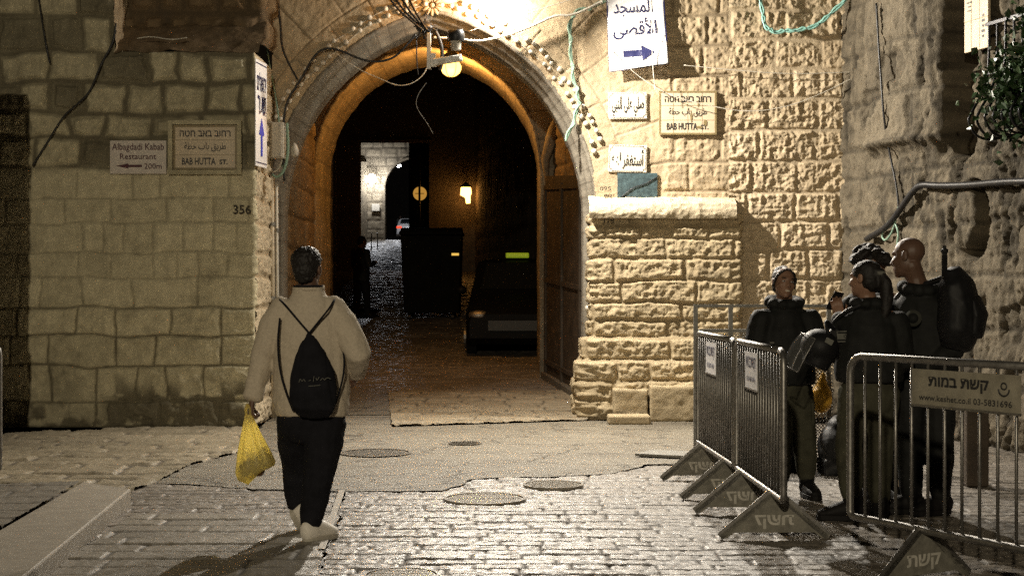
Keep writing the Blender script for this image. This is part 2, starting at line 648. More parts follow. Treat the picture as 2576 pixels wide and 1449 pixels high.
def asphalt_mat():
    t = NT('worn_asphalt')
    big = t.noise(.9, 6, .7, None, .6)
    sp = t.noise(55, 4, .75)
    c = t.ramp(big, [(.3, (.085, .072, .054)), (.5, (.15, .132, .10)), (.72, (.19, .168, .13))])
    c = t.mix(t.ramp(sp, [(.42, 0.0), (.70, .8)]), c, (.27, .24, .185))
    c = t.mix(t.ramp(t.noise(2.6, 7, .75, t.coord((1, 2.2, 1)), .8), [(.54, 0.0), (.66, .7)]), c, (.055, .046, .036))
    vo = t.n('ShaderNodeTexVoronoi'); vo.feature = 'DISTANCE_TO_EDGE'; vo.inputs['Scale'].default_value = .9
    wv = t.n('ShaderNodeTexNoise'); wv.inputs['Scale'].default_value = 4; wv.inputs['Detail'].default_value = 6
    ad = t.n('ShaderNodeVectorMath'); ad.operation = 'MULTIPLY_ADD'; ad.inputs[1].default_value = (.5, .5, 0)
    co = t.coord((1, 1.6, 1))
    t.l(co, wv.inputs['Vector']); t.l(wv.outputs['Color'], ad.inputs[0]); t.l(co, ad.inputs[2]); t.l(ad.outputs[0], vo.inputs['Vector'])
    crack = t.ramp(vo.outputs['Distance'], [(.004, .75), (.016, 0.0)])
    c = t.mix(crack, c, (.03, .026, .02))
    t.bump(t.math('SUBTRACT', t.math('ADD', sp, t.math('MULTIPLY', t.noise(6, 6, .65), 2.2)), crack), .9, .016)
    return t.set(Base_Color=c, Roughness=.55, Specular_IOR_Level=.4)


M['setts'] = paving_mat('polished_stone_setts', (.13, .112, .09), (.27, .24, .205), (.045, .038, .03), .38, .54, .5, .32, (30, 24, 1))
M['slabs'] = paving_mat('smooth_street_slabs', (.19, .17, .14), (.26, .235, .195), (.035, .03, .025), .42, .6, .4, .35, (30, 40, 1))
M['flags'] = paving_mat('threshold_flagstones', (.19, .155, .105), (.30, .25, .175), (.06, .05, .035), .42, .6, .4, .5)
M['oldflags'] = paving_mat('old_cracked_flags', (.21, .18, .125), (.32, .275, .20), (.05, .04, .03), .4, .6, .4, .6)
M['asphalt'] = asphalt_mat()
M['kerb'] = plain('sawn_kerb_stone', (.28, .25, .205), .55, var=.15, scale=9, bump=.5, bscale=90)


def bag_mat():
    t = NT('thin_yellow_bag_plastic')
    t.b.inputs['Base Color'].default_value = (.93, .83, .36, 1)
    t.b.inputs['Roughness'].default_value = .4
    tr = t.n('ShaderNodeBsdfTranslucent'); tr.inputs['Color'].default_value = (1.0, .90, .42, 1)
    tp = t.n('ShaderNodeBsdfTransparent'); tp.inputs['Color'].default_value = (.9, .72, .2, 1)
    a = t.n('ShaderNodeMixShader'); a.inputs[0].default_value = .68
    b = t.n('ShaderNodeMixShader'); b.inputs[0].default_value = .22
    t.bump(t.noise(1.0, 3, .5, t.coord((45, 45, 6))), .25, .01)
    t.l(t.b.outputs[0], a.inputs[1]); t.l(tr.outputs[0], a.inputs[2])
    t.l(a.outputs[0], b.inputs[1]); t.l(tp.outputs[0], b.inputs[2])
    t.l(b.outputs[0], t.t.nodes['Material Output'].inputs['Surface'])
    return t.m


def glass_mat(name, col, fac):
    t = NT(name)
    t.b.inputs['Base Color'].default_value = (*col, 1)
    t.b.inputs['Roughness'].default_value = .1
    tp = t.n('ShaderNodeBsdfTransparent')
    b = t.n('ShaderNodeMixShader'); b.inputs[0].default_value = fac
    t.l(t.b.outputs[0], b.inputs[1]); t.l(tp.outputs[0], b.inputs[2])
    t.l(b.outputs[0], t.t.nodes['Material Output'].inputs['Surface'])
    return t.m


M['bag'] = bag_mat()
M['visor'] = glass_mat('clear_visor_plastic', (.30, .30, .29), .93)

# ------------------------------------------------------------------ writing
ARB = {'ا': (0xFE8D, 0xFE8E), 'أ': (0xFE83, 0xFE84), 'ب': (0xFE8F, 0xFE90, 0xFE91, 0xFE92), 'ة': (0xFE93, 0xFE94),
       'ت': (0xFE95, 0xFE96, 0xFE97, 0xFE98), 'ج': (0xFE9D, 0xFE9E, 0xFE9F, 0xFEA0), 'ح': (0xFEA1, 0xFEA2, 0xFEA3, 0xFEA4),
       'د': (0xFEA9, 0xFEAA), 'ر': (0xFEAD, 0xFEAE), 'س': (0xFEB1, 0xFEB2, 0xFEB3, 0xFEB4), 'ص': (0xFEB9, 0xFEBA, 0xFEBB, 0xFEBC),
       'ط': (0xFEC1, 0xFEC2, 0xFEC3, 0xFEC4), 'ع': (0xFEC9, 0xFECA, 0xFECB, 0xFECC), 'غ': (0xFECD, 0xFECE, 0xFECF, 0xFED0),
       'ف': (0xFED1, 0xFED2, 0xFED3, 0xFED4), 'ق': (0xFED5, 0xFED6, 0xFED7, 0xFED8), 'ل': (0xFEDD, 0xFEDE, 0xFEDF, 0xFEE0),
       'م': (0xFEE1, 0xFEE2, 0xFEE3, 0xFEE4), 'ن': (0xFEE5, 0xFEE6, 0xFEE7, 0xFEE8), 'ى': (0xFEEF, 0xFEF0),
       'ي': (0xFEF1, 0xFEF2, 0xFEF3, 0xFEF4), 'ه': (0xFEE9, 0xFEEA, 0xFEEB, 0xFEEC), '\uFEF7': (0xFEF7, 0xFEF8)}


def arabic(s):
    s = s.replace('لأ', '\uFEF7')
    out = []
    for i, ch in enumerate(s):
        f = ARB.get(ch)
        if not f: out.append(ch); continue
        p = ARB.get(s[i - 1]) if i else None
        q = ARB.get(s[i + 1]) if i + 1 < len(s) else None
        pj = p is not None and len(p) == 4
        qj = q is not None and len(f) == 4
        k = 3 if pj and qj else 1 if pj else 2 if qj else 0
        out.append(chr(f[k]))
    return ''.join(reversed(out))


def text(name, body, C, U, V, w, h, mat, parent, off=.004, bold=0.0, mirror=False, label=None):
    cu = bpy.data.curves.new('t', 'FONT')
    cu.body = body; cu.size = 1; cu.resolution_u = 2; cu.offset = bold
    o = bpy.data.objects.new('t', cu); COL.objects.link(o)
    me = bpy.data.meshes.new_from_object(o.evaluated_get(bpy.context.evaluated_depsgraph_get()))
    bpy.data.objects.remove(o); bpy.data.curves.remove(cu)
    co = np.array([v.co[:] for v in me.vertices])
    fs = [tuple(p.vertices) for p in me.polygons]
    bpy.data.meshes.remove(me)
    lo, hi = co.min(0), co.max(0)
    x = (co[:, 0] - (lo[0] + hi[0]) / 2) * (w / (hi[0] - lo[0])) * (-1 if mirror else 1)
    y = (co[:, 1] - (lo[1] + hi[1]) / 2) * (h / (hi[1] - lo[1]))
    U, V = Vector(U).normalized(), Vector(V).normalized()
    N = U.cross(V).normalized()
    P = np.array(C) + x[:, None] * np.array(U) + y[:, None] * np.array(V) + off * np.array(N)
    ob = mesh_obj(name, P, fs, mat, parent)
    if label: ob['label'] = label
    return ob


UF, VF = Vector((1, 0, 0)), Vector((0, 0, 1))


# ------------------------------------------------------------------ ground
def ground_sheet():
    ys = np.concatenate([np.arange(-14, 18, 2.0), np.arange(18, 84, 2.5), np.array([83, 95, 115, 140, 170])])
    ys = np.unique(ys)
    xs = np.array([-45, -20, -10, -5, 0, 5, 10, 20, 45.0])
    X, Y = np.meshgrid(xs, ys)
    Z = np.vectorize(gz)(Y) - .07
    P = np.stack([X, Y, Z], -1).reshape(-1, 3)
    o = mesh_obj('street', P, grid_faces(len(xs), len(ys)), M['setts'], origin=Vector((0, 0, 0)))
    o['kind'] = 'structure'


ground_sheet()


def sheet(name, pts, z, mat, wob=0.0, sub=1):
    """thin paving sheet with a slightly ragged outline"""
    out = []
    n = len(pts)
    for i in range(n):
        a, b = Vector((pts[i][0], pts[i][1], 0)), Vector((pts[(i + 1) % n][0], pts[(i + 1) % n][1], 0))
        k = max(1, int((b - a).length / 0.06)) if wob else 1
        for j in range(k):
            p = a.lerp(b, j / k)
            if wob:
                q = fbm(np.array([p.x * 4.0]), np.array([p.y * 5.0]), 31, 4)[0] - .5
                q2 = fbm(np.array([p.x * 9.0 + 5]), np.array([p.y * 9.0]), 35, 3)[0] - .5
                d = (b - a).normalized()
                p = p + Vector((-d.y, d.x, 0)) * wob * (q * 2 + q2)
            out.append((p.x, p.y, gz(p.y) + z))
    o = mesh_obj(name, out, [tuple(range(len(out)))], mat, origin=Vector((0, 0, 0)))
    if o.data.polygons[0].normal.z < 0: o.data.flip_normals()
    o['kind'] = 'structure'
    return o


def gp(*xy): return [G(x, y) for x, y in xy]



def inpoly(X, Y, poly):
    c = np.zeros(X.shape, bool)
    n = len(poly)
    for i in range(n):
        x0, y0 = poly[i][0], poly[i][1]; x1, y1 = poly[(i + 1) % n][0], poly[(i + 1) % n][1]
        if y0 == y1: continue
        q = ((y0 > Y) != (y1 > Y)) & (X < (x1 - x0) * (Y - y0) / (y1 - y0) + x0)
        c ^= q
    return c


def paving(name, x0, x1, y0, y1, rx, ry, fn, mat, poly=None, holes=(), z=.004):
    """stone paving as real relief; stones run in cross rows"""
    X, Y = np.meshgrid(np.arange(x0, x1, rx), np.arange(y0, y1, ry))
    h, tone, mort = fn(X, Y)
    keep = inpoly(X, Y, poly) if poly is not None else np.ones(X.shape, bool)
    for hp in holes:
        keep &= ~inpoly(X, Y, hp)
    g0 = np.vectorize(gz)(Y[:, 0])[:, None]
    o = surface(name, np.stack([X, Y, h + z + g0], -1), tone, mort, mat, None, keep)
    o['kind'] = 'structure'
    return o


ASPH = gp((690, 1045), (984, 1040), (985, 1072), (1490, 1058), (1900, 1062), (1900, 1150), (1750, 1166), (1630, 1168), (1520, 1196), (1320, 1200), (1190, 1206), (1110, 1234), (900, 1236), (640, 1230), (520, 1222), (385, 1216), (470, 1172), (405, 1150), (540, 1132), (650, 1080))
SLAB = gp((335, 1294), (858, 1294), (818, 1385), (795, 1475), (60, 1475))
STRIP = gp((852, 1236), (868, 1236), (818, 1385), (800, 1385))
FLAG = [(G(985, 1075)[0], G(985, 1075)[1]), (G(1485, 1060)[0] - .02, G(1485, 1060)[1] + .05), (.88, 18.2), (.80, 20.0), (-1.65, 20.0)]


def setts_fn(X, Y):
    r = np.arange(6.0, 90.0, .148)
    yy = Y + .05 * (fbm(X * .8, Y * .8, 101, 2) - .5)
    idd, d, du, dv = layout(X, yy, r, (.20, .52), 103, .010)
    rn = hash01(idd, 103)
    far = sstep(17, 34, Y)
    prof = sstep(.002, .012, np.minimum(dv, d + .004))
    ch = ridged(X * 15, Y * 12, 104, 4) - .5
    pit = sstep(.54, .66, fbm(X * 24, Y * 20, 109, 3))
    ci = ((yy - 6.0) / .148) % 1 - .5
    h = prof * (.015 + .009 * rn) + prof * (.005 * ch + .003 * (fbm(X * 30, Y * 26, 107, 2) - .5) - .005 * pit + .006 * ci * (hash01(idd, 7) - .5))
    h = h * (1 + 1.4 * far) + .02 * (fbm(X * .7, Y * .7, 106, 2) - .5) - .024
    tone = rn * .6 + .4 * fbm(X * 1.3, Y * 1.3, 108, 3)
    return h, tone, np.clip(1 - sstep(.002, .012, d) + .4 * pit, 0, 1)


def slabs_fn(X, Y):
    h, tone, mort = stones(X, Y, np.arange(6.6, 11, .235), (.6, 1.2), 113, .012, .004, .007, .014, 6, .012)
    return h + .005 * (fbm(X * 6, Y * 9, 114, 4) - .5), tone, mort


def flags_fn(X, Y):
    h, tone, mort = stones(X, Y, np.arange(13, 21, .20), (.3, .75), 123, .012, .012, .010, .02, 6, .02)
    return h + .012 * (ridged(X * 4, Y * 12, 124, 3) - .5), tone, mort


def old_fn(X, Y):
    h, tone, mort = stones(X, Y, np.arange(10, 18, .31), (.4, .9), 133, .018, .014, .012, .03, 5, .05)
    return h + .02 * (ridged(X * 3, Y * 8, 134, 4) - .5), tone, mort


OLD = gp((-160, 1100), (650, 1066), (640, 1130), (480, 1172), (390, 1218), (330, 1240), (-160, 1234))
paving('pavement_of_setts', -4.6, 6.9, 7.4, 16.6, .016, .013, setts_fn, M['setts'], gp((-40, 1236), (390, 1216), (640, 1228), (1110, 1232), (1190, 1204), (1520, 1192), (1640, 1166), (1760, 1160), (1900, 1140), (1900, 1060), (2230, 1050), (3000, 1080), (3600, 1480), (-40, 1480)), (SLAB, STRIP), .0)
paving('pavement_of_passage_setts', -2.9, 1.0, 18.0, 34, .035, .03, setts_fn, M['setts'], None, (FLAG,), .004)
paving('pavement_of_street_setts', -7.5, 1.5, 34, 84, .09, .07, setts_fn, M['setts'], None, (), .004)
paving('pavement_of_smooth_slabs', -3.2, -.6, 7.4, 10.4, .014, .012, slabs_fn, M['slabs'], SLAB, (), -.004)
paving('pavement_of_flagstones', -1.8, 1.0, 15.9, 20.1, .016, .013, flags_fn, M['flags'], FLAG, (), .012)
paving('pavement_of_old_flags', -7.5, -2.4, 11, 17.4, .018, .015, old_fn, M['oldflags'], OLD, (), .0)
sheet('asphalt_patch', ASPH, .002, M['asphalt'], .075)
sheet('asphalt_patch', [(-2.72, 17.75), (-1.40, 17.75), (-1.62, 20.2), (-2.4, 20.6), (-2.78, 20.6)], .010, M['asphalt'], .03)
sheet('path_strip', STRIP, .012, M['kerb'])
# raised kerb beside the slope at the street's edge
kz = .11
kerb = MB()
ktop = [G(208, 1211, kz), G(329, 1229, kz), G(52, 1455, kz), G(-60, 1520, kz), G(-420, 1520, kz), G(0, 1331, kz)]
kerb.prism([Vector((p.x, p.y, kz)) for p in ktop], (0, 0, -kz - .02))
ko = kerb.build('kerb', M['kerb'], bevel=.012)
ko['kind'] = 'structure'
pv = [G(-700, 1240, .10), G(206, 1212, .10), G(0, 1331, .10), G(-420, 1520, .10), G(-1500, 1520, .10)]


def beside_fn(X, Y):
    h, tone, mort = stones(X, Y, np.arange(6, 14, .30), (.45, .8), 143, .012, .006, .010, .014, 7, .03)
    return h + .008 * (ridged(X * 5, Y * 8, 144, 3) - .5), tone * .5, np.clip(mort + .25, 0, 1)


paving('pavement_beside_kerb', -8.0, -2.6, 7.0, 11.6, .02, .016, beside_fn, M['slabs'], [(p.x, p.y) for p in pv], (), .095)


M['cover_light'] = plain('sheen_pale_cover', (.27, .245, .205), .33, 0, spec=.6, var=.25, scale=50, bump=.12, bscale=60)  # paler copy of the cover colour, lit sheen painted in


def cover(px, py, rx, label, mt='cover'):
    c = G(px, py)
    r = rx / FPX * c.y
    t = thing('manhole_cover', (c.x, c.y, 0), label, 'manhole cover', 'manhole covers in the street')
    MB().lathe((c.x, c.y, -.008), [(r, 0), (r, .021), (r * .93, .021), (r * .93, .012), (r * .86, .012)], 40).build('rim', M[mt], t)
    m = MB().lathe((c.x, c.y, -.008), [(r * .88, 0), (r * .88, .017)], 40)
    for i in range(-3, 4):
        hw = math.sqrt(max(0, .72 - (i * .22) ** 2)) * r
        m.box((c.x, c.y + i * .22 * r, .009), (2 * hw, .05 * r, .006))
    m.build('lid', M[mt], t)


cover(945, 1141, 90, 'dark round iron cover set in the asphalt between the walking man and the arch')
cover(1220, 1256, 104, 'wide round cover among the shiny stone setts just below the asphalt edge', 'cover_light')
cover(1392, 1221, 76, 'dull round cover half buried at the ragged lower asphalt edge', 'cover_light')
cover(1170, 1117, 42, 'small faint round lid in the asphalt in front of the arch threshold')
cover(1010, 1450, 96, 'round cover cut off by the bottom edge of the picture', 'cover_light')


# ------------------------------------------------------------------ walls
def wall_path(name, path, z0, z1, res, fn, mat, parent, nsign=1, rnd=.05, zres=None):
    """heightfield wall over a 2-D path; nsign picks which side is the face"""
    pts = [np.array(p, float) for p in path]
    seg = [np.linalg.norm(b - a) for a, b in zip(pts[:-1], pts[1:])]
    L = sum(seg)
    n = int(L / res) + 1
    S = np.linspace(0, L, n)
    cum = np.concatenate([[0], np.cumsum(seg)])
    def at(s):
        s = np.clip(s, 0, L)
        k = np.clip(np.searchsorted(cum, s, 'right') - 1, 0, len(seg) - 1)
        f = (s - cum[k]) / np.array(seg)[k]
        A = np.array(pts)[k]; B = np.array(pts)[k + 1]
        T = (B - A) / np.array(seg)[k][:, None]
        return A + (B - A) * f[:, None], np.stack([-T[:, 1], T[:, 0]], 1) * nsign
    pos = 0; nor = 0
    offs = np.linspace(-rnd, rnd, 9)
    for o in offs:
        p, q = at(S + o)
        pos = pos + p; nor = nor + q
    pos = pos / 9; nor = nor / 9
    inside = (S < rnd) | (S > L - rnd)
    pos[inside] = at(S)[0][inside]
    nor /= np.linalg.norm(nor, axis=1)[:, None]
    Z = np.arange(z0, z1 + 1e-6, zres or res)
    U, V = np.meshgrid(S, Z)
    r = fn(U, V)
    h, tone, mort = r[:3]
    keep = r[3] if len(r) > 3 else None
    P = np.stack([pos[None, :, 0] + nor[None, :, 0] * h, pos[None, :, 1] + nor[None, :, 1] * h, V + 0 * h], -1)
    # face outwards: quad (u, v) orientation gives the normal  T x Z
    return surface(name, P, tone, mort, mat, parent, keep, flip=nsign > 0)


# -- the shaded house wall beside the arch
LX, LD = -2.78, 16.3
house = thing('stone_house', (LX, LD, 0), 'shaded stone house corner carrying the kebab sign and a recessed upper opening', 'house')
cl = [0, .28, .66, .98, 1.29, 1.62, 1.88, 2.2, 2.47, 2.80, 3.12, 3.38, 3.72, 4.05, 4.42, 4.75, 5.1, 5.5, 5.9, 6.3]


def house_fn(U, V):
    L0 = 7.0
    fr = U - L0
    h, tone, mort = stones(U, V, cl, (.22, .74), 5, .024, .026, .012, .012, 9, .035)
    # thick lime-wash smears the joints of the middle courses, the upper stones stand proud and separate
    h2, t2, m2 = stones(U, V, cl, (.30, .62), 6, .045, .03, .034, .028, 9, .06)
    i2 = layout(U, V, cl, (.30, .62), 6, .06)[0]
    m2 = np.maximum(m2, .85 * (hash01(i2, 77) < .16))
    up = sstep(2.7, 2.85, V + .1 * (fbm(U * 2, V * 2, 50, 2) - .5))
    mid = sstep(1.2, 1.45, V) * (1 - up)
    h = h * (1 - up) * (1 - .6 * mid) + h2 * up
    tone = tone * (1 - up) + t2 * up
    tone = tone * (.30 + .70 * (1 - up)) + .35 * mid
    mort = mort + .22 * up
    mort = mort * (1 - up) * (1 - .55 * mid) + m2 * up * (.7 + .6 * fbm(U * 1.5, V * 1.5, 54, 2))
    # dark damp bottom course
    low = sstep(.34, .24, V + .12 * (fbm(U * 2.5, V * 3, 52, 3) - .5))
    blotch = sstep(.42, .6, fbm(U * 6, V * 6, 53, 4))
    mould = sstep(1.0, .6, np.abs(U - L0 + .75)) * sstep(.62, .30, V + .3 * (fbm(U * 4, V * 4, 55, 3) - .5)) * sstep(.38, .52, fbm(U * 7, V * 7, 56, 4))
    mort = np.clip(mort + low * (.25 + .75 * blotch) + mould, 0, 1)
    h = h + low * .03 * blotch
    side = fr > 0
    hs, ts, ms = stones(U, V, cl, (.4, .8), 8, .022, .04, .010, .04, 11, .03)
    h = np.where(side, hs, h); tone = np.where(side, ts, tone); mort = np.where(side, ms * .4, mort)
    keep = ~((V > 4.05) & (U > L0 - 1.50))
    return h, tone, np.clip(mort, 0, 1), keep


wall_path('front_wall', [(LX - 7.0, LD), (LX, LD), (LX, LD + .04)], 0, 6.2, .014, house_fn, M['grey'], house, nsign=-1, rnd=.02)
wall_path('corner_wall', [(LX - .012, LD + .03), (LX - .012, 17.52)], 0, 4.05, .014, lambda U, V: stones(U, V, cl, (.4, .8), 8, .022, .04, .010, .04, 11, .03)[:3], M['side'], house, nsign=-1)
# recessed opening above: sloped sill, jamb and back wall
X0 = LX - 1.50
sl = lambda U, V: (.05 * (fbm(U * 5, V * 5, 60, 4) - .5), .4 + 0 * U, .35 + .3 * fbm(U * 4, V * 4, 61, 3))
uu, vv = np.meshgrid(np.linspace(0, 1.55, 110), np.linspace(0, 1, 40))
hh = .06 * (fbm(uu * 5, vv * 4, 60, 4) - .5)
surface('sill', np.stack([X0 + uu, LD - .03 + vv * .55, 4.04 + vv * .42 + hh], -1), .3 + 0 * uu, .5 * fbm(uu * 4, vv * 3, 61, 3), M['chamber'], house)
uu, vv = np.meshgrid(np.linspace(0, .6, 44), np.linspace(4.0, 6.2, 150))
hh = .07 * (ridged(uu * 6, vv * 5, 63, 4) - .5)
surface('jamb', np.stack([X0 + hh, LD - .02 + uu, vv], -1), .6 + 0 * uu, .3 * fbm(uu * 4, vv * 3, 64, 3), M['ashlar'], house)
wall_path('upper_wall', [(X0 - .05, LD + .5), (LX + .02, LD + .5), (LX + .02, 17.5)], 4.2, 6.2, .02, lambda U, V: stones(U, V, [4.2, 4.55, 4.9, 5.2, 5.6, 6.3], (.25, .42), 13, .07, .04, .04, .06, 8), M['chamber'], house, nsign=-1)

# unseen wall added out of view to shade the end of the house wall
gw = thing('shading_wall', (-6.6, 10.6, 0), 'unseen rough stone wall added beside the street to shade the house end', 'wall')
MB().box((-6.6, 10.6, 1.87), (.26, 7.5, 3.74), rz=R(-27)).build('wall_core', M['grey'], gw, bevel=.02)
wall_path('wall_face', [(-8.18, 7.21), (-4.79, 13.87)], 0, 3.74, .03, lambda U, V: stones(U, V, cl, (.3, .7), 15, .02, .03, .014, .03, 8, .03)[:3], M['grey'], gw, nsign=-1)

# -- the gate wall with its pointed arch
AX, AHW, AZS, ARISE = -.925, 1.765, 2.30, 2.25
AE = (ARISE ** 2 - AHW ** 2) / (2 * AHW)
GD = 17.5
gate = thing('arched_gate', (AX, GD, 0), 'limestone street gate with a tall pointed arch, bulbs along its curve and a dark passage', 'gate')


def arch_pts(cx, hw, zs, rise, off, n=160, z0=0.0):
    e = (rise ** 2 - hw ** 2) / (2 * hw)
    r = hw + e + off
    a1 = math.acos(e / r) if e > 0 else math.acos(max(-1, e / r))
    right = [(cx + hw + off, z0 + (zs - z0) * i / (n // 3)) for i in range(n // 3)]
    arc = [(cx - e + r * math.cos(a1 * i / n), zs + r * math.sin(a1 * i / n)) for i in range(n + 1)]
    half = right + arc
    left = [(2 * cx - x, z) for x, z in reversed(half[:-1])]
    return half + left


def arch_dist(X, Z, cx, hw, zs, rise):
    """signed distance outwards from the arch outline (approximate)"""
    e = (rise ** 2 - hw ** 2) / (2 * hw)
    ax = np.abs(X - cx)
    d1 = np.hypot(ax + e, Z - zs) - (hw + e)
    return np.where(Z > zs, d1, ax - hw)


gc = [0, .33, .66, .98, 1.3, 1.62, 1.95, 2.3, 2.62, 2.95, 3.3, 3.62, 3.95, 4.3, 4.65, 5.0, 5.4, 5.8, 6.3]


def gate_fn(U, V):
    X = U + LX + .005
    d = arch_dist(X, V, AX, AHW, AZS, ARISE)
    h, tone, mort = stones(U, V, gc, (.45, .85), 21, .012, .012, .007, .012, 9, .02)
    ang = np.arctan2(V - AZS, np.abs(X - AX) + AE)
    vz = (V > AZS) & (d < 1.15)
    hv, tv, mv = stones(ang * 2.6 + np.where(X > AX, 0, 7.3), d, [-.3, .52, 1.15], (.30, .44), 23, .010, .010, .006, .010, 9, .012)
    h = np.where(vz, hv, h); tone = np.where(vz, tv, tone); mort = np.where(vz, mv, mort)
    # plaster patches over the stones beside the pier
    pl = sstep(.45, .6, fbm(U * 1.6, V * 1.6, 25, 3)) * sstep(.2, .6, X)
    h = h * (1 - .8 * pl) + pl * (.014 + .012 * fbm(U * 7, V * 7, 26, 4))
    mort = mort * (1 - .75 * pl)
    # rock-faced blocks between the signs and the rusticated wall
    rb = sstep(1.72, 1.80, X) * sstep(4.05, 3.9, V + 0 * X) * sstep(2.3, 2.4, V) * .6 + sstep(1.78, 1.84, X) * sstep(3.85, 3.95, V)
    rb = np.clip(rb, 0, 1)
    hr, tr, mr = stones(U, V, gc, (.45, .6), 27, .026, .040, .01, .022, 12)
    h = h * (1 - rb) + hr * rb; tone = tone * (1 - rb) + tr * rb; mort = mort * (1 - rb) + mr * rb
    h = h + .02 * (fbm(U * 1.5, V * 1.5, 29, 3) - .5) + .008 * (ridged(U * 14, V * 14, 30, 3) - .5)
    return h, tone, mort, d > .135


wall_path('gate_wall_face', [(LX + .005, GD), (2.52, GD)], 0, 6.3, .0125, gate_fn, M['ashlar'], gate, nsign=-1)

prof = arch_pts(AX, AHW, AZS, ARISE, 0)
sec = [(.20, 17.53), (.17, 17.485), (.14, 17.475), (.125, 17.50), (.115, 17.56), (.075, 17.60), (.065, 17.605), (.06, 17.66), (.02, 17.70), (.0, 17.705), (-.006, 17.75), (-.01, 17.85), (-.012, 17.95), (-.012, 18.05)]
def arch_surface(cx, hw, zs, rise, sec, n, z0=0.0, amp=.008):
    rows = []
    for off, y in sec:
        p = np.array(arch_pts(cx, hw, zs, rise, off, n, z0))
        rows.append(np.stack([p[:, 0], np.full(len(p), y), p[:, 1]], -1))
    P = np.array(rows)
    k = np.arange(P.shape[1]) * .03
    U, V = np.meshgrid(k, np.array([s[1] * 3 + s[0] for s in sec]))
    P[..., 1] += amp * 2 * (fbm(U * 4, V * 5, 41, 3) - .5)
    P[..., 0] += amp * 2 * (fbm(U * 5, V * 5 + 9, 42, 3) - .5)
    P[..., 2] += amp * 2 * (fbm(U * 5, V * 5 + 19, 43, 3) - .5)
    vous = hash01(np.floor(U / .34) + 31 * np.floor(V / .9), 3)
    jm = sstep(.02, .006, (.5 - np.abs((U / .34) % 1 - .5)) * .34)
    return P, .1 + .8 * vous, .8 * jm + .4 * sstep(.5, .7, fbm(U * 3, V, 45, 3))


P, tn, mo = arch_surface(AX, AHW, AZS, ARISE, sec, 220)
surface('arch_moulding', P, tn, mo, M['jambstone'], gate)

# pier with its ledge beside the arch
PX0, PX1, PD = .90, 2.62, 17.33
pc = [0, .24, .45, .68, .93, 1.13, 1.33, 1.58, 1.84, 2.06, 2.22, 2.36]


def pier_fn(U, V):
    h, tone, mort = stones(U, V, pc, (.30, 1.05), 33, .024, .040, .010, .022, 10, .035)
    h = h + .014 * (ridged(U * 26, V * 22, 34, 3) - .5) * (1 - mort)
    s = U - .62
    step = .07 * sstep(.96, .90, V) + .07 * sstep(.70, .64, V) + .03 * sstep(.46, .41, V)
    corner = sstep(.55, .1, np.abs(s + .05)) * sstep(.8, .2, V)
    h = h + step + corner * .16 * (fbm(U * 5, V * 5, 36, 4) - .62)
    mort = np.clip(mort + corner * sstep(.5, .65, fbm(U * 7, V * 7, 37, 3)) * .7, 0, 1)
    return h, tone, mort


wall_path('pier', [(PX0, PD + .62), (PX0, PD), (PX1, PD), (PX1, PD + .2)], 0, 2.36, .0125, pier_fn, M['pier'], gate, nsign=-1, rnd=.05)
uu, vv = np.meshgrid(np.linspace(0, 1.68, 170), np.linspace(0, 1, 46))
ang = vv * 1.0
# ledge: front face then sloping top
fz = np.where(vv < .4, 2.29 + vv / .4 * .17, 2.46 + (vv - .4) / .6 * .10)
fy = np.where(vv < .4, 17.22 - .02 * np.sin(vv / .4 * PI), 17.22 + (vv - .4) / .6 * .30)
hn = .03 * (ridged(uu * 6, vv * 3, 38, 4) - .5)
surface('ledge', np.stack([PX0 - .02 + uu, fy - hn, fz + hn * .6], -1), .75 + .25 * fbm(uu * 2, vv, 39, 2), .1 * uu * 0, M['side'], gate)
MB().box((PX0 + .84, 17.37, 2.30), (1.66, .28, .03)).build('ledge_underside', M['pier'], gate)
# loose base stones
for a, b, z1, y, d in ((1545, 1630, .36, 1056, .36), (1636, 1752, .40, 1058, .40), (1755, 1850, .38, 1058, .34)):
    g = W((a + b) / 2, 0, 16.93); g.z = 0
    w = (b - a) / FPX * g.y
    q = MB().box((g.x, g.y + d / 2, z1 / 2), (w, d, z1))
    co, fs, no = remesh(q, .016, 2)
    co = co + no * (.03 * (fbm(co[:, 0:1].ravel() * 7 + co[:, 1] * 3, co[:, 2] * 8, 71, 4) - .5))[:, None]
    mesh_obj('base_stone', co, fs, M['pier'], gate, True, {'tone': .3 + .5 * fbm(co[:, 0] * 3, co[:, 2] * 3, 72, 3), 'mort': 0 * co[:, 0]})
g0, g1 = G(1542, 1068), G(1625, 1068)
MB().box(((g0.x + g1.x) / 2, g0.y + .12, .05), (g1.x - g0.x + .1, .3, .10)).build('base_slab', M['pier'], gate, bevel=.02)

# -- the rusticated wall between gate and tower
rc = [0, .3, .62, .95, 1.27, 1.6, 1.94, 2.27, 2.6, 2.96, 3.32, 3.68, 4.02, 4.36, 4.7, 5.05, 5.4, 5.8, 6.3]


def rust_fn(U, V):
    h, tone, mort = stones(U, V, rc, (.40, .68), 47, .020, .046, .013, .022, 11, .016)
    fine = ridged(U * 24, V * 24, 48, 3) - .5
    smooth_c = ((V > 4.02) & (V < 4.36) & (hash01(np.floor(U / .5), 2) > .3))
    h = np.where(smooth_c, h * .55, h) + .020 * fine * (1 - mort)
    return h, tone, mort


rust = thing('rusticated_wall', (3.4, GD, 0), 'golden wall of rock-faced blocks between the gate signs and the tower', 'wall')
wall_path('wall_face', [(2.50, GD - .05), (4.6, GD - .05)], 0, 6.3, .011, rust_fn, M['gold'], rust, nsign=-1)

# -- the eroded tower wall coming towards the camera
TX, TD, TK = 4.02, 16.8, .29
TU = Vector((TK, -1, 0)).normalized()
TN_ = TU.cross(Vector((0, 0, 1)))
tower = thing('stone_tower', (TX, TD, 0), 'eroded old tower wall of big pitted blocks behind the police officers', 'tower')


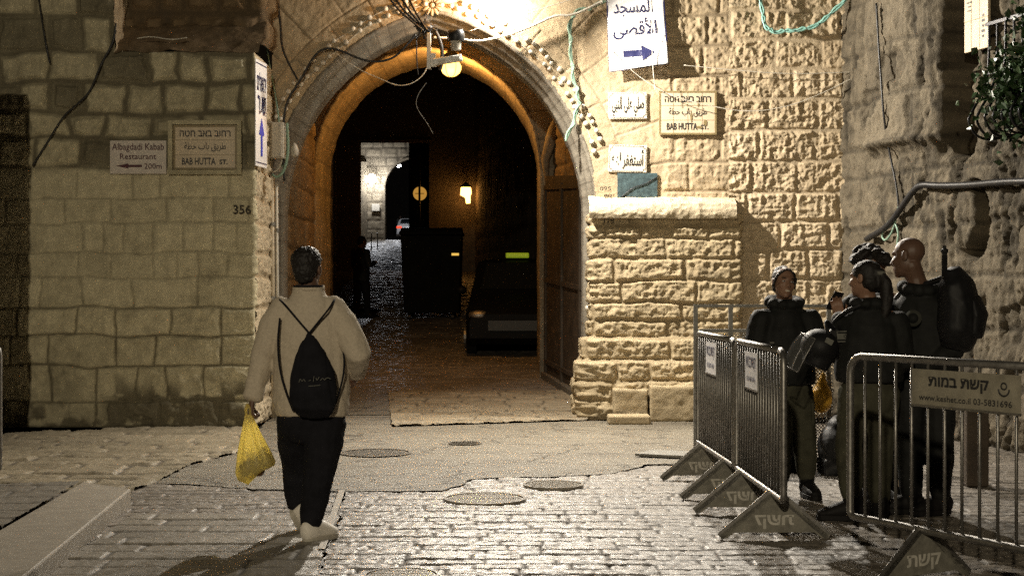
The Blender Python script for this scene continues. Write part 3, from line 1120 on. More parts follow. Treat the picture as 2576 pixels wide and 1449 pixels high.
def RW(px, py, off=0.0):
    """the point on the tower's face seen at this place"""
    k = (px - CX) / FPX
    x0 = TX + TN_.x * off; y0 = TD + TN_.y * off
    D = (x0 + TK * y0) / (k + TK)
    return W(px, py, D)


def bulge(u, z):
    w = .80 - .05 * min(1, max(0, (z - 3.6) / 2.4))
    if z > 3.02: return .26 * math.sqrt(max(0, 1 - ((u - .8) / w) ** 2))
    return .13 * math.sqrt(max(0, 1 - ((u - .75) / .9) ** 2))


def RWS(px, py, off):
    """a place just off the tower's bulging skin"""
    o = .1
    for _ in range(6):
        p = RW(px, py, o)
        u = (p.x - TX - TN_.x * o) * TU.x + (p.y - TD - TN_.y * o) * TU.y
        o = bulge(u, p.z) + off
    return RW(px, py, o)


tcs = [0, .55, 1.1, 1.62, 2.15, 2.72, 3.05, 3.55, 4.1, 4.7, 5.3, 6.3]


def tower_fn(U, V):
    h, tone, mort = stones(U, V, tcs, (.5, 1.0), 57, .03, .04, .010, .05, 5, .03)
    er = ridged(U * 12, V * 2.8, 58, 4)
    pit = sstep(.60, .70, fbm(U * 7.5, V * 3.2, 59, 3)) * sstep(.38, .55, fbm(U * 1.3, V * 1.1, 66, 2))
    big = sstep(.70, .76, fbm(U * 2.6 + 4, V * 1.7, 67, 2))
    h = h * .8 + .05 * (er - .55) - .05 * pit - .06 * big + .035 * (ridged(U * 20, V * 11, 68, 3) - .5)
    # half-round buttress above the small cornice, with a deep slot cut to imitate its shadow
    w = .80 - .05 * sstep(3.6, 6, V)
    b = np.clip(1 - ((U - .80) / w) ** 2, 0, 1)
    up = sstep(2.98, 3.06, V)
    h = h + .26 * np.sqrt(b) * up + .13 * np.sqrt(np.clip(1 - ((U - .75) / .9) ** 2, 0, 1)) * (1 - up)
    corn = np.exp(-((V - 3.02) / .07) ** 2) * sstep(.05, .25, U) * sstep(1.75, 1.6, U)
    h = h + .10 * corn
    slot_r = 1.98 - .04 * (V - 3)
    lo = 2.72 + .5 * np.abs(U - 1.80)
    slot = sstep(1.56, 1.62, U) * sstep(slot_r + .05, slot_r, U) * sstep(lo, lo + .15, V)
    h = h - 1.15 * slot
    # a boulder-like block with a dark hollow round it
    pb_ = RW(2432, 540); ub = (pb_.x - TX) * TU.x + (pb_.y - TD) * TU.y; zb = pb_.z
    e1 = ((U - ub) / .24) ** 2 + ((V - zb) / .36) ** 2
    e2 = ((U - ub - .16) / .30) ** 2 + ((V - zb + .06) / .42) ** 2
    hol = sstep(1.0, .8, e2) * sstep(.9, 1.1, e1)
    h = h + .07 * np.sqrt(np.clip(1 - e1, 0, 1)) - .26 * hol
    mort = np.clip(mort + .5 * hol, 0, 1)
    # battered foot
    h = h + .22 * sstep(1.0, .2, V) * (.4 + .9 * fbm(U * 2.2, V * 1.5, 69, 3))
    mort = np.clip(mort * .6 + pit * .75 + big * .4 + .8 * sstep(.45, .62, fbm(U * 2.2, V * .8, 74, 4)) * sstep(.5, .8, ridged(U * 12, V * 2.8, 58, 4)), 0, 1)
    return h, tone, mort


e = TU * 7.2
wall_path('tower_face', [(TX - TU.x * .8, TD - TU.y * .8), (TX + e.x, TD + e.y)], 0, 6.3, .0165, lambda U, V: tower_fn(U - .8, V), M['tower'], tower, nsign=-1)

# -- the chamber behind the arch, the inner arch and the dark street beyond
ch = thing('vaulted_passage', (-1, 20, 0), 'vaulted stone passage behind the arch, its inner arch edge glowing orange', 'passage')
cc = [0, .4, .8, 1.2, 1.6, 2.0, 2.4, 2.8, 3.2, 3.6, 4.0, 4.4, 4.8, 5.6]
chf = lambda U, V: stones(U, V, cc, (.5, .9), 81, .02, .03, .012, .03, 7, .03)
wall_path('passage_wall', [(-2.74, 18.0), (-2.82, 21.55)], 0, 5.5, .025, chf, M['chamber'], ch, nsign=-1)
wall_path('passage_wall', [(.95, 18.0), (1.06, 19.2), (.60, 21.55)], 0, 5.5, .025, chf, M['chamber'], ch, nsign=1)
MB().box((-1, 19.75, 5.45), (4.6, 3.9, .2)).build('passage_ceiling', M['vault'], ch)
IX, IHW, IZS, IRISE, ID = -1.205, 1.605, 3.15, 1.76, 21.5


def inner_fn(U, V):
    X = U - 3.0
    d = arch_dist(X, V, IX, IHW, IZS, IRISE)
    h, tone, mort = stones(U, V, cc, (.4, .7), 83, .006, .008, .006, .01, 7)
    return h, tone, mort, d > .015


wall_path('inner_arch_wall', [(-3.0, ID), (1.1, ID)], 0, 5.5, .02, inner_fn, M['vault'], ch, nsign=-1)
sec2 = [(.03, ID - .02), (.0, ID - .022), (-.01, ID + .01)] + [(-.012, ID + y) for y in np.linspace(.1, 1.8, 14)]
P, tn, mo = arch_surface(IX, IHW, IZS, IRISE, sec2, 120, .0, .016)
surface('inner_arch_soffit', P, tn, mo, M['vault'], ch)
# corner post the inner arch springs from
MB().loft([(.50, ID - .05, 2.95), (.47, ID - .08, 3.3), (.56, ID - .09, 3.6), (.66, ID - .04, 4.0)], [.02, .06, .09, .05], 8, caps='round').build('springer', M['vault'], ch, True)

dark = thing('dark_street_houses', (-3, 50, gz(50)), 'black unlit house fronts lining the rising street beyond the passage', 'house row')
dfn = lambda U, V: stones(U, V, [0, .5, 1, 1.5, 2, 2.5, 3, 3.5, 4, 4.5, 5, 5.5, 6, 7, 8, 9, 10], (.5, .9), 91, .03, .03, .02, .04, 3)
wall_path('house_front', [(-2.82, 23.3), (-9.6, 83.0)], 0, 10, .12, dfn, M['darkened'], dark, nsign=-1)
wall_path('house_front', [(.4, 23.28), (2.6, 23.42), (-1.2, 49.9)], 0, 10, .12, dfn, M['darkened'], dark, nsign=1)
MB().box((-1.2, 23.4, 7.0), (3.8, .1, 4.0)).build('arch_back', M['darkened'], dark)
bd = MB()
for a, b, z0, z1 in ((-9.5, -5.04, 1, 10), (-5.04, -2.74, 6.24, 10), (-2.74, 3, 1, 10)):
    bd.box(((a + b) / 2, 50.2, (z0 + z1) / 2), (b - a, .5, z1 - z0))
bd.build('bridge_wall', M['darkened'], dark)
MB().box((-3.89, 49.93, 6.24), (2.5, .14, .09)).build('lintel', M['chamber'], dark)

far = thing('far_gate_house', (-7.5, 83, gz(83)), 'small lit stone house front with an archway at the far end of the street', 'house')


def far_fn(U, V):
    X = U - 9.5
    hole = arch_dist(X, V, -5.2, 1.75, 6.7, 1.76) < 0
    h, tone, mort = stones(U, V, [3, 3.5, 4, 4.5, 5, 5.5, 6, 6.5, 7, 7.5, 8, 8.5, 9, 9.5, 10, 11, 12, 13], (.5, 1), 95, .03, .04, .03, .05, 3)
    return h, tone, mort, ~hole


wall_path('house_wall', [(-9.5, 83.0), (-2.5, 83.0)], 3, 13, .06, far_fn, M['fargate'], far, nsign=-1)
P, tn, mo = arch_surface(-5.2, 1.75, 6.7, 1.76, [(.1, 83.02), (.1, 82.9), (0, 82.9), (0, 83.6)], 30, 3.0, .01)
surface('archway_trim', P, tn, mo, M['fargate'], far)
MB().box((-8.4, 82.85, 5.6), (.9, .3, 5.2)).build('buttress', M['fargate'], far)
fc = W(945, 522, 82.8)
MB().box((fc.x, 82.84, fc.z), (.42, .05, .38)).build('wall_plate', M['plaque'], far)
MB().box((-5, 140, 10), (60, .5, 30)).build('far_backdrop_house', M['darkened'], dark)
MB().box((-3.6, 72, 6.5), (2.5, 2, 8)).build('dark_house', M['darkened'], dark)

# gate leaf standing open inside the passage
lf = thing('gate_leaf', (.93, 19.2, gz(19.2)), 'tall dark iron gate leaf folded open against the passage wall', 'gate leaf')
A, B = Vector((.93, 19.2, gz(19.2) + .02)), Vector((.52, 21.42, gz(21.4) + .02))
ax = (B - A).normalized(); nn = Vector((-ax.y, ax.x, 0)) ; nn = -nn if nn.x > 0 else nn
MB().prism([A, B, Vector((B.x, B.y, 3.07)), Vector((A.x, A.y, 2.92))], nn * .05).build('panel', M['door'], lf)
m = MB()
for f in (.02, .5, .97):
    p = A.lerp(B, f)
    m.bar(p + nn * .065, Vector((p.x, p.y, 2.9)) + nn * .065, .06, .03, up=nn)
for z in (.25, 1.4, 2.7):
    m.bar(Vector((A.x, A.y, A.z + z)) + nn * .063, Vector((B.x, B.y, B.z + z - .02)) + nn * .063, .026, .06)
m.build('frame', M['door'], lf)
k0, k1 = Vector((.86, 19.0, .07)), Vector((.45, 21.45, .22))
MB().bar(k0 + Vector((0, 0, .03)), k1 + Vector((0, 0, .03)), .09, .10).build('kerb_in_passage', M['cover'])['kind'] = 'structure'


# ------------------------------------------------------------------ lamps of the place
ORANGE = (1.0, .47, .11)
t = thing('floodlight', FLOOD, 'glaring white floodlight fixed above the arch', 'floodlight')
fd = Vector((.35, -.8, -.5)).normalized()
q = fd.to_track_quat('-Z', 'Y').to_matrix()
MB().box(FLOOD - fd * .05 + Vector((0, .03, .08)), (.22, .17, .06), m=q).build('housing', M['greybox'], t, bevel=.01)
MB().box(FLOOD - fd * .015 + Vector((0, .03, .08)), (.19, .14, .012), m=q).build('glass', M['flood_glass'], t)
MB().bar(FLOOD + Vector((0, .05, .1)), FLOOD + Vector((0, .72, .12)), .03, .012).build('bracket', M['dullsteel'], t)


def lantern(name, c, label, r, mat, power, lp, size=.05):
    t = thing(name, c, label, 'lamp', 'orange lamps')
    c = Vector(c)
    MB().ell(c, (r, r, r * .86), seg=10, rings=7).build('glass', mat, t)
    MB().lathe(c, [(r * .7, r * .6), (r * 1.0, r * .75), (r * .95, r * 1.1), (r * .4, r * 1.5), (r * .2, r * 2.0)], 14).build('cap', M['dullsteel'], t)
    MB().tube([c + Vector((0, 0, r * 1.9)), c + Vector((0, .08, r * 2.4)), c + Vector((0, .35, r * 2.6))], .012, 6, 1).build('arm', M['dullsteel'], t)
    lamp(name + '_light', 'POINT', lp, power, ORANGE, size)
    return t


c = W(1128, -9, 17.1)
lantern('orange_lantern', c, 'orange lantern glowing at the very top above the arch crown', .105, M['orange_glass'], 26, c + Vector((0, -.16, -.12)))
c = W(1135, 172, 21.15)
t = lantern('vault_lamp', c, 'orange caged lamp hanging under the white camera inside the arch', .145, M['orange_glass'], 100, c + Vector((0, .50, -.12)))
m = MB()
for k in range(6):
    a = k * PI / 3
    m.tube([c + Vector((.15 * math.cos(a) * s_, .15 * math.sin(a) * s_, z)) for s_, z in ((.9, .08), (1, 0), (.75, -.1), (.1, -.14))], .004, 5, 1)
m.build('cage', M['iron'], t)
lamp('vault_lamp_front', 'POINT', c + Vector((0, -.2, -.12)), 5, ORANGE, .05)
c = W(1172, 492, 49.3)
t = thing('wall_lantern', c, 'flame-shaped orange lantern burning on the dark bridge wall', 'lamp', 'orange lamps')
MB().loft([c + Vector((.08, 0, -.26)), c + Vector((.06, 0, -.05)), c + Vector((0, 0, .05)), c + Vector((0, 0, .26))], [.07, .09, .19, .16], 10).build('glass', M['orange_glass2'], t)
MB().lathe(c, [(.22, .26), (.05, .42)], 10).build('cap', M['iron'], t)
MB().bar(c + Vector((0, .0, .42)), c + Vector((0, .65, .42)), .03, .03).build('arm', M['iron'], t)
lamp('wall_lantern_light', 'POINT', c + Vector((0, -.45, 0)), 2.2, ORANGE, .1)
c = W(935, 450, 82.3)
t = thing('white_wall_lamp', c, 'small white lamp dazzling on the far gate house', 'lamp')
MB().ell(c, (.25, .12, .24)).build('glass', M['white_glass'], t)
MB().box(c + Vector((0, .2, .12)), (.3, .3, .06)).build('housing', M['greybox'], t)
lamp('white_wall_lamp_light', 'POINT', c + Vector((.1, -.28, -.05)), 210, (.93, .95, 1.0), .1)


c = W(1003, 418, 98)
t = thing('archway_lamp', c, 'tiny bright lamp under the crown of the far archway', 'lamp')
MB().ell(c, (.12, .08, .07)).build('glass', M['white_glass'], t)
MB().box(c + Vector((0, 0, .10)), (.26, .2, .05)).build('housing', M['greybox'], t)
lamp('archway_lamp_light', 'POINT', c + Vector((.1, .5, -.4)), 520, (.93, .95, 1.0), .1)


# ------------------------------------------------------------------ signs
def flat_sign(name, c, w, h, d, mat, label, cat, U=UF, group=None, part='board', rot=0.0, bevel=.004):
    """a thin board on a wall; returns (thing, front centre, u, v)"""
    U = Vector(U).normalized()
    N = U.cross(VF).normalized()
    V = VF
    if rot:
        q = Matrix.Rotation(rot, 3, N)
        U, V = q @ U, q @ V
    c = Vector(c)
    t = thing(name, c, label, cat, group)
    m3 = Matrix((U, N, V)).transposed()
    MB().box(c, (w, d, h), m=m3).build(part, mat, t, bevel=bevel)
    return t, c + N * (d / 2), U, V, N


def px_sign(x0, x1, y0, y1, D):
    a, b = W(x0, y1, D), W(x1, y0, D)
    return (a + b) / 2, b.x - a.x, b.z - a.z


def bars_frame(t, name, c, w, h, U, V, N, mat, bw=.014, th=.006):
    m = MB()
    m3 = Matrix((U, N, V)).transposed()
    for sx in (-1, 1):
        m.box(c + U * (sx * (w / 2 - bw / 2)) + N * th / 2, (bw, th, h), m=m3)
    for sz in (-1, 1):
        m.box(c + V * (sz * (h / 2 - bw / 2)) + N * th / 2, (w - 2 * bw - .001, th, bw), m=m3)
    return m.build(name, mat, t)


def arrow(t, c, U, V, N, L, th, head, headw, mat, off=.004, name='arrow'):
    """arrow from -U to +U"""
    p = [(-L / 2, -th / 2), (L / 2 - head, -th / 2), (L / 2 - head, -headw / 2), (L / 2, 0), (L / 2 - head, headw / 2), (L / 2 - head, th / 2), (-L / 2, th / 2)]
    return MB().prism([c + U * x + V * y + N * (off - .001) for x, y in p], N * .002).build(name, mat, t)


def street_sign(x0, x1, y0, y1, D, label, worn=False, frame=None):
    c, w, h = px_sign(x0, x1, y0, y1, D)
    t, f, U, V, N = flat_sign('street_sign', c, w, h, .03, M['tile'], label, 'street sign', part='tile_panel')
    bars_frame(t, 'tile_border', f, w, h, U, V, N, M['tile_border'], .022, .003)
    m = MB(); m3 = Matrix((U, N, V)).transposed()
    for k in (-1, 1):
        m.box(f + V * (k * h / 6) + N * .0012, (w - .05, .002, .004), m=m3)
    if worn:
        for k in (-.25, 0, .25):
            m.box(f + U * (k * w) + N * .0008, (.003, .002, h - .05), m=m3)
    m.build('tile_joints', M['tile_border'], t)
    text('hebrew_lettering', 'רחוב באב חטה'[::-1], f + V * h * .31, U, V, w * .80, h * .14, M['ink'], t, bold=.016)
    text('arabic_lettering', arabic('طريق باب حطة'), f + V * h * .01, U, V, w * .66, h * .21, M['ink'], t, bold=.008)
    text('latin_lettering', 'BAB HUTTA', f - V * h * .31 - U * w * .10, U, V, w * .53, h * .16, M['ink'], t, bold=.022)
    text('latin_lettering', 'ST.', f - V * h * .325 + U * w * .29, U, V, w * .13, h * .11, M['ink'], t, bold=.03)
    if worn:
        q = MB()
        for k, (a, b, ww, hh) in enumerate(((.30, -.22, .05, .20), (.06, -.10, .02, .4), (.20, -.33, .07, .07), (.18, .2, .02, .2))):
            pts = [f + U * (w * a + ww * w * (.5 + .5 * random.random()) * math.cos(g * PI / 5)) + V * (h * b + hh * h * .5 * (.4 + .6 * random.random()) * math.sin(g * PI / 5)) + N * .0045 for g in range(10)]
            q.prism(pts, N * .001)
        q.build('rust_stain', M['tile_border'], t)
    if frame:
        bars_frame(t, 'stone_frame', c, w + .10, h + .10, U, V, N, frame, .045, .05)
    return t


street_sign(1657, 1802, 230, 340, 17.45, 'cracked cream tile street sign beside the small Arabic plaques on the bright wall', True)
street_sign(437, 597, 316, 428, 16.24, 'framed cream tile street sign on the shaded house, beside the kebab sign', False, M['grey'])

c, w, h = px_sign(277, 419, 354, 438, 16.24)
t, f, U, V, N = flat_sign('restaurant_sign', c, w, h, .012, M['sign_board'], 'small off-white kebab restaurant sign with a dark red arrow and 200m', 'sign')
text('lettering', 'Albagdadi Kabab', f + V * h * .28, U, V, w * .92, h * .26, M['maroon'], t, bold=.008)
text('lettering', 'Restaurant', f + V * h * .02, U, V, w * .64, h * .17, M['maroon'], t, bold=.008)
text('lettering', '200m', f - V * h * .27 + U * w * .265, U, V, w * .31, h * .17, M['maroon'], t, bold=.008)
arrow(t, f - V * h * .265 - U * w * .16, -U, V, N, w * .46, h * .07, w * .22, h * .15, M['maroon'])

for (y0, y1, lab, body, dmg) in ((233, 300, 'white Arabic plaque with notched corner border, the upper of the two', 'صلي على النبي', 0),
                                 (366, 434, 'chipped white Arabic plaque with worn letters, directly above the blue-green board', 'أستغفر', 1)):
    c, w, h = px_sign(1531, 1627, y0, y1, 17.46)
    t, f, U, V, N = flat_sign('arabic_plaque', c, w, h, .022, M['plaque'], lab, 'plaque', group=None, rot=R(-1.2 if dmg else .5))
    m = MB()
    a, b = w / 2 - .012, h / 2 - .012
    k = .03
    out = [(-a + k, -b), (a - k, -b), (a - k * .9, -b + k * .7), (a, -b + k), (a, b - k), (a - k * .9, b - k * .7), (a - k, b), (-a + k, b), (-a + k * .9, b - k * .7), (-a, b - k), (-a, -b + k), (-a + k * .9, -b + k * .7)]
    for i in range(12):
        p, q = out[i], out[(i + 1) % 12]
        m.bar(f + U * p[0] + V * p[1] + N * .001, f + U * q[0] + V * q[1] + N * .001, .005, .003, up=N)
    m.build('border_line', M['ink'], t)
    if not dmg:
        text('lettering', arabic(body), f - V * h * .03, U, V, w * .84, h * .74, M['ink'], t, bold=.02)
    else:
        text('lettering', arabic(body), f + U * w * .14 - V * h * .03, U, V, w * .56, h * .74, M['ink'], t, bold=.02)
        text('lettering', '\uFEEA', f - U * w * .38 - V * h * .0, U, V, w * .09, h * .22, M['ink'], t, bold=.02)
        m = MB()
        m.box(f - U * w * .20 + V * h * .08 + N * .004, (.012, .002, h * .30), m=Matrix((U, N, V)).transposed())
        for (a_, b_) in ((-.27, .05), (-.29, -.12), (-.25, -.2)):
            m.box(f + U * w * a_ + V * h * b_ + N * .004, (.012, .002, .012), m=Matrix((U, N, V)).transposed())
        m.build('worn_lettering', M['ink'], t)

# number marks painted on the stones
def mark(body, px, py, D, w, h, label):
    o = text('painted_number', body, W(px, py, D), UF, VF, w, h, M['faded_ink'], None, .0, bold=.012)
    tag(o, label, 'painted number')
mark('356', 609, 527, 16.245, .19, .10, 'black painted number 356 on the corner of the shaded house')
mark('378', 1530, 556, 17.25, .13, .06, 'faint painted number 378 on the pier just under its ledge')
mark('095', 1523, 475, 17.42, .13, .05, 'upper row of dark painted digits beside the blue-green board')
mark('01', 1530, 495, 17.42, .08, .05, 'lower pair of dark painted digits beside the blue-green board')

c, w, h = px_sign(1553, 1654, 436, 503, 17.465)
t, f, U, V, N = flat_sign('blank_board', c, w, h, .014, M['blueboard'], 'worn blank blue-green board fixed above the pier ledge, crossed by a wire', 'board')
MB().tube([f + U * w * -.4 + V * h * -.4 + N * .01, f + U * w * -.1 + V * h * -.02 + N * .012, f + U * w * .15 + V * h * .05 + N * .012, f + U * w * .48 + V * h * .35 + N * .01], .006, 6, 2).build('wire', M['black_rubber'], t, True)

# vinyl banner with an arrow, hung clear of the wall
bc = [W(1524, -60, 17.40), W(1664, -60, 17.40), W(1680, 162, 17.30), W(1533, 182, 17.34)]
t = thing('banner', W(1600, 60, 17.2), 'white cloth banner with dark Arabic writing and an arrow, hung above the plaques', 'banner')
nu, nv = 40, 56
uu, vv = np.meshgrid(np.linspace(0, 1, nu), np.linspace(0, 1, nv))
A_, B_, C_, D_ = [np.array(p) for p in bc]
Pb = ((A_ * (1 - uu[..., None]) + B_ * uu[..., None]) * (1 - vv[..., None]) + (D_ * (1 - uu[..., None]) + C_ * uu[..., None]) * vv[..., None])
rip = .018 * np.sin(vv * 9 + uu * 3) * (.3 + uu) + .03 * (fbm(uu * 3, vv * 4, 151, 3) - .5) - .03 * vv * vv
Pb[..., 1] += rip
ban = surface('cloth', Pb, 0 * uu, 0 * uu, M['sheet'], t)
so = ban.modifiers.new('thick', 'SOLIDIFY'); so.thickness = .004
bu = Vector(B_ - A_).normalized(); bv = (Vector(A_) - Vector(D_)).normalized(); bn = Vector((0, -1, 0))
def on_banner(px, py, D=17.32): return W(px, py, D)
def cling(o):
    """lay flat lettering onto the rippling cloth"""
    org = np.array(ORG[o.name])
    for v in o.data.vertices:
        p = np.array(v.co) + org
        k = int(np.argmin((Pb[..., 0] - p[0]) ** 2 + (Pb[..., 2] - p[2]) ** 2))
        i, j = k // nu, k % nu
        y = Pb[max(0, i - 1):i + 2, max(0, j - 1):j + 2, 1].min()
        v.co.y = y - .007 - org[1]
tl = R(-4)
UB = Vector((math.cos(R(-3)), 0, -math.sin(R(-3)))); VB = Vector((math.sin(R(-3)), 0, math.cos(R(-3))))
cling(text('lettering', arabic('المسجد'), on_banner(1592, 19), UB, VB, .45, .21, M['navy'], t, bold=.008))
cling(text('lettering', arabic('الأقصى'), on_banner(1597, 72), UB, VB, .50, .24, M['navy'], t, bold=.008))
am = MB()
ac = on_banner(1607, 135)
cuts = [(-.18 + .36 * i / 24) for i in range(25)]
for a, b in zip(cuts[:-1], cuts[1:]):
    def hw_(x, nxt): return .038 if (x < .03 - 1e-6 or (nxt and x <= .03 + 1e-6)) else .095 * (.18 - x) / .15
    ha, hb = hw_(a, False), hw_(b, True)
    am.add([ac + UB * x + VB * y for x, y in ((a, -ha), (b, -hb), (b, 0), (b, hb), (a, ha), (a, 0))], [(0, 1, 2, 5), (5, 2, 3, 4)])
cling(am.build('arrow', M['navy'], t))
m = MB()
for p, q in ((A_, D_), (B_, C_), (D_, C_)):
    m.bar(Vector(p) + Vector((0, -.02, 0)), Vector(q) + Vector((0, -.02, 0)), .014, .006, up=(0, 1, 0))
hem = m.build('hem', M['navy'], t)

# tall white street sign at the corner, turned to the alley
sc_ = (W(656, 290, 16.9))
SU = Vector((.38, .925, 0)).normalized()
a, b = W(646, 155, 16.75), W(669, 418, 17.05)
t = thing('direction_sign', W(657, 290, 16.9), 'tall narrow white sign with blue letters and arrow, seen edge-on at the house corner', 'sign')
L_ = Vector((b.x - a.x, b.y - a.y, 0))
SU = L_.normalized()
SU = Vector((.05, .45, 0)).normalized()
cw = .44; chh = W(0, 155, 16.4).z - W(0, 420, 16.4).z
cc_ = W(656.5, 288, 16.38)
SNn = SU.cross(VF)
m3 = Matrix((SU, SNn, VF)).transposed()
MB().box(cc_, (cw, .012, chh), m=m3).build('board', M['sheet'], t, bevel=.003)
f = cc_ + SNn * .007
m = MB()
for k in (-1, 1):
    MB().box(f + VF * k * (chh / 2 - .04), (cw - .03, .003, .012), m=m3).build('border_line', M['navy'], t)
text('hebrew_lettering', 'ירושלים'[::-1], f + VF * chh * .30, SU, VF, cw * .8, .20, M['navy'], t, bold=.02)
text('hebrew_lettering', 'שער'[::-1], f + VF * chh * .08, SU, VF, cw * .7, .20, M['navy'], t, bold=.02)
arrow(t, f - VF * chh * .22, VF, -SU, SNn, chh * .36, .06, chh * .16, .20, M['blue'])

# tiled plaque high on the tower
p0 = RW(2458, 50, .11)
t, f, U, V, N = flat_sign('tile_plaque', p0, .40, .60, .03, M['tile'], 'pale tile plaque partly in shade high on the tower wall', 'plaque', U=TU)
m = MB(); m3 = Matrix((U, N, V)).transposed()
m.box(f + N * .001, (.40, .002, .006), m=m3); m.box(f + U * .06 + N * .001, (.005, .002, .60), m=m3); m.box(f - U * .08 + N * .0015, (.005, .002, .60), m=m3)
m.build('tile_joints', M['tile_border'], t)
m = MB()
for k in range(5):
    m.box(f + U * .12 + V * (.02 - k * .05) + N * .002, (.03 + .02 * (k % 2), .002, .025), m=m3)
    m.box(f - U * .11 + V * (.26 - k * .04) + N * .002, (.05 + .02 * (k % 3), .002, .012), m=m3)
m.build('lettering', M['ink'], t)

# ------------------------------------------------------------------ bulbs along the arch
def bulb_string(side, off, a0, a1, n, label, extra=()):
    e, r = AE, AHW + AE + off
    c0 = (AX, GD, AZS + 1.5)
    t = thing('bulb_string', c0, label, 'string of bulbs', 'strings of round bulbs along the arch')
    pts = []
    for i in range(n):
        if random.random() < .10: continue
        a = R(a0 + (a1 - a0) * (i + .35 * (random.random() - .5)) / (n - 1))
        rr = r + random.uniform(-.018, .018)
        x = AX + side * (-e + rr * math.cos(a)); z = AZS + rr * math.sin(a)
        pts.append(Vector((x, GD - .045 + random.uniform(-.012, .012), z)))
    pts += [Vector(p) for p in extra]
    MB().tube([p + Vector((0, .03, 0)) for p in pts], .004, 5).build('wire', M['white_cable'], t)
    for p in pts:
        k = random.uniform(.026, .034)
        m = MB().ell(p, (k, k, k), seg=10, rings=7)
        m.lathe(p + Vector((0, k * .8, 0)), [(k * .55, 0), (k * .6, .03)], 8, axis=(0, 1, 0))
        m.build('bulb', M['bulb'], t, True)
bulb_string(1, .245, 18, 75, 25, 'outer string of round bulbs on the floodlit half of the arch curve')
bulb_string(1, .325, 20, 74, 25, 'second, higher string of round bulbs on the floodlit half of the arch curve')
bulb_string(-1, .245, 14, 76, 25, 'string of round bulbs hugging the dim half of the arch curve')
bulb_string(-1, .325, 16, 76, 25, 'second, higher string of round bulbs on the dim half of the arch curve')
bulb_string(1, .26, -26, -8, 9, 'short cluster of bulbs hanging beside the Arabic plaques')

# carved rosettes beside the top lantern
for px, lab in ((1087, 'round carved stone rosette just beside the top lantern'), (1022, 'worn carved stone rosette above the cable knot')):
    c = W(px, 14, 17.46)
    t = thing('carved_rosette', c, lab, 'carving')
    for k in range(12):
        a = k * PI / 6
        MB().ell(c + Vector((.085 * math.cos(a), 0, .085 * math.sin(a))), (.05, .022, .02), m=Matrix.Rotation(-a, 3, 'Y'), seg=8, rings=6).build('petal', M['ashlar'], t, True)
    MB().ell(c, (.03, .03, .03), seg=10, rings=6).build('boss', M['ashlar'], t, True)

# ------------------------------------------------------------------ cables and pipes
def cable(name, pts, r, mat, label, cat='cable', smooth=2, group=None, twist=0):
    P_ = [p if isinstance(p, Vector) else W(*p) for p in pts]
    m = MB().tube(P_, r, 7, smooth)
    if twist:
        q = [P_[0]]
        for a, b in zip(P_[:-1], P_[1:]):
            for k in range(1, 7): q.append(a.lerp(b, k / 6))
        for ph in range(twist):
            m.tube([p + Vector((r * 1.2 * math.cos(i * .9 + ph * 2.1), -r * .8, r * 1.2 * math.sin(i * .9 + ph * 2.1))) for i, p in enumerate(q)], r * .8, 6, 1)
    o = m.build(name, mat, smooth=True)
    return tag(o, label, cat, group)


def D(*xy, d=17.40): return [(x, y, d) for x, y in xy]


for k, (dx, col) in enumerate(((0, 'black_rubber'), (9, 'black_rubber'), (18, 'iron'), (-8, 'black_rubber'))):
    cable('cable', D((985 + dx * 2, -20), (1010 + dx * 1.6, 22), (1040 + dx, 52), (1068 + dx * .4, 78), d=17.2 - .03 * k), .013, M[col], ['thickest black cable of the bundle running down to the knot over the arch', 'second black cable in the bundle, slightly lower than the thickest', 'thin iron-dark cable in the bundle nearest the lantern', 'outermost black cable of the bundle on the dim side'][k], group='cables bundled over the arch')
m = MB()
for k in range(16):
    a = random.uniform(0, 2 * PI); c = W(1068, 74, 17.2)
    d1 = Vector((math.cos(a), random.uniform(-.4, .2), math.sin(a))) * random.uniform(.08, .22)
    m.tube([c, c + d1 * .5 + Vector((0, -.05, .02)), c + d1], .007, 5, 1)
m.ell(W(1068, 70, 17.2), (.10, .06, .07))
tag(m.build('cable_knot', M['black_rubber'], smooth=True), 'tangled black knot of cables at the crown of the arch', 'cable knot')
cable('conduit', D((1090, 96), (1150, 98), (1200, 106), (1245, 98), (1300, 82), (1345, 64), (1400, 38), (1440, 42), (1515, 5), d=17.3), .015, M['white_cable'], 'pale sagging conduit crossing below the floodlight towards the banner')
cable('cable', D((1180, 80), (1300, 42), (1400, 12), (1500, -20), d=17.25), .004, M['white_cable'], 'fine pale wire slanting up past the floodlight')
cable('conduit', D((1520, 6), (1480, 24), (1445, 30), (1432, 70), (1436, 130), (1440, 190), (1452, 230), (1457, 262), (1442, 310), (1424, 352)), .017, M['green_cable'], 'green conduit looping down beside the bulbs to the arch edge', twist=1)
cable('cable', D((715, 455), (712, 330), (718, 258), (755, 205), (790, 140), (820, 120), (858, 128), (905, 150), (945, 158), (985, 150), (1010, 130), (1046, 88), d=17.36), .013, M['black_rubber'], 'black cable arching from the knot down past the grey box')
cable('cable', D((694, -20), (706, 60), (708, 120), (728, 165), (748, 200)), .012, M['black_rubber'], 'black cable dropping from the top edge to the arch curve')
cable('cable', D((650, -20), (664, 60), (676, 160), (690, 220), (702, 300), (710, 420)), .010, M['green_cable'], 'faded green cable hanging above the grey box')
cable('cable', D((845, 135), (900, 175), (955, 198), (1000, 218), (1040, 212), (1075, 180), (1085, 120), d=17.35), .005, M['white_cable'], 'thin pale wire sagging across the top of the arch opening')
cable('cable', D((1072, 210), (1050, 240), (1045, 270), (1075, 310), (1090, 338), d=17.9), .004, M['dullsteel'], 'thin loose wire dangling inside the arch')
cable('cable', D((1048, 90), (1048, 150), (1052, 190), d=17.3), .007, M['black_rubber'], 'short black wire end dangling from the knot')
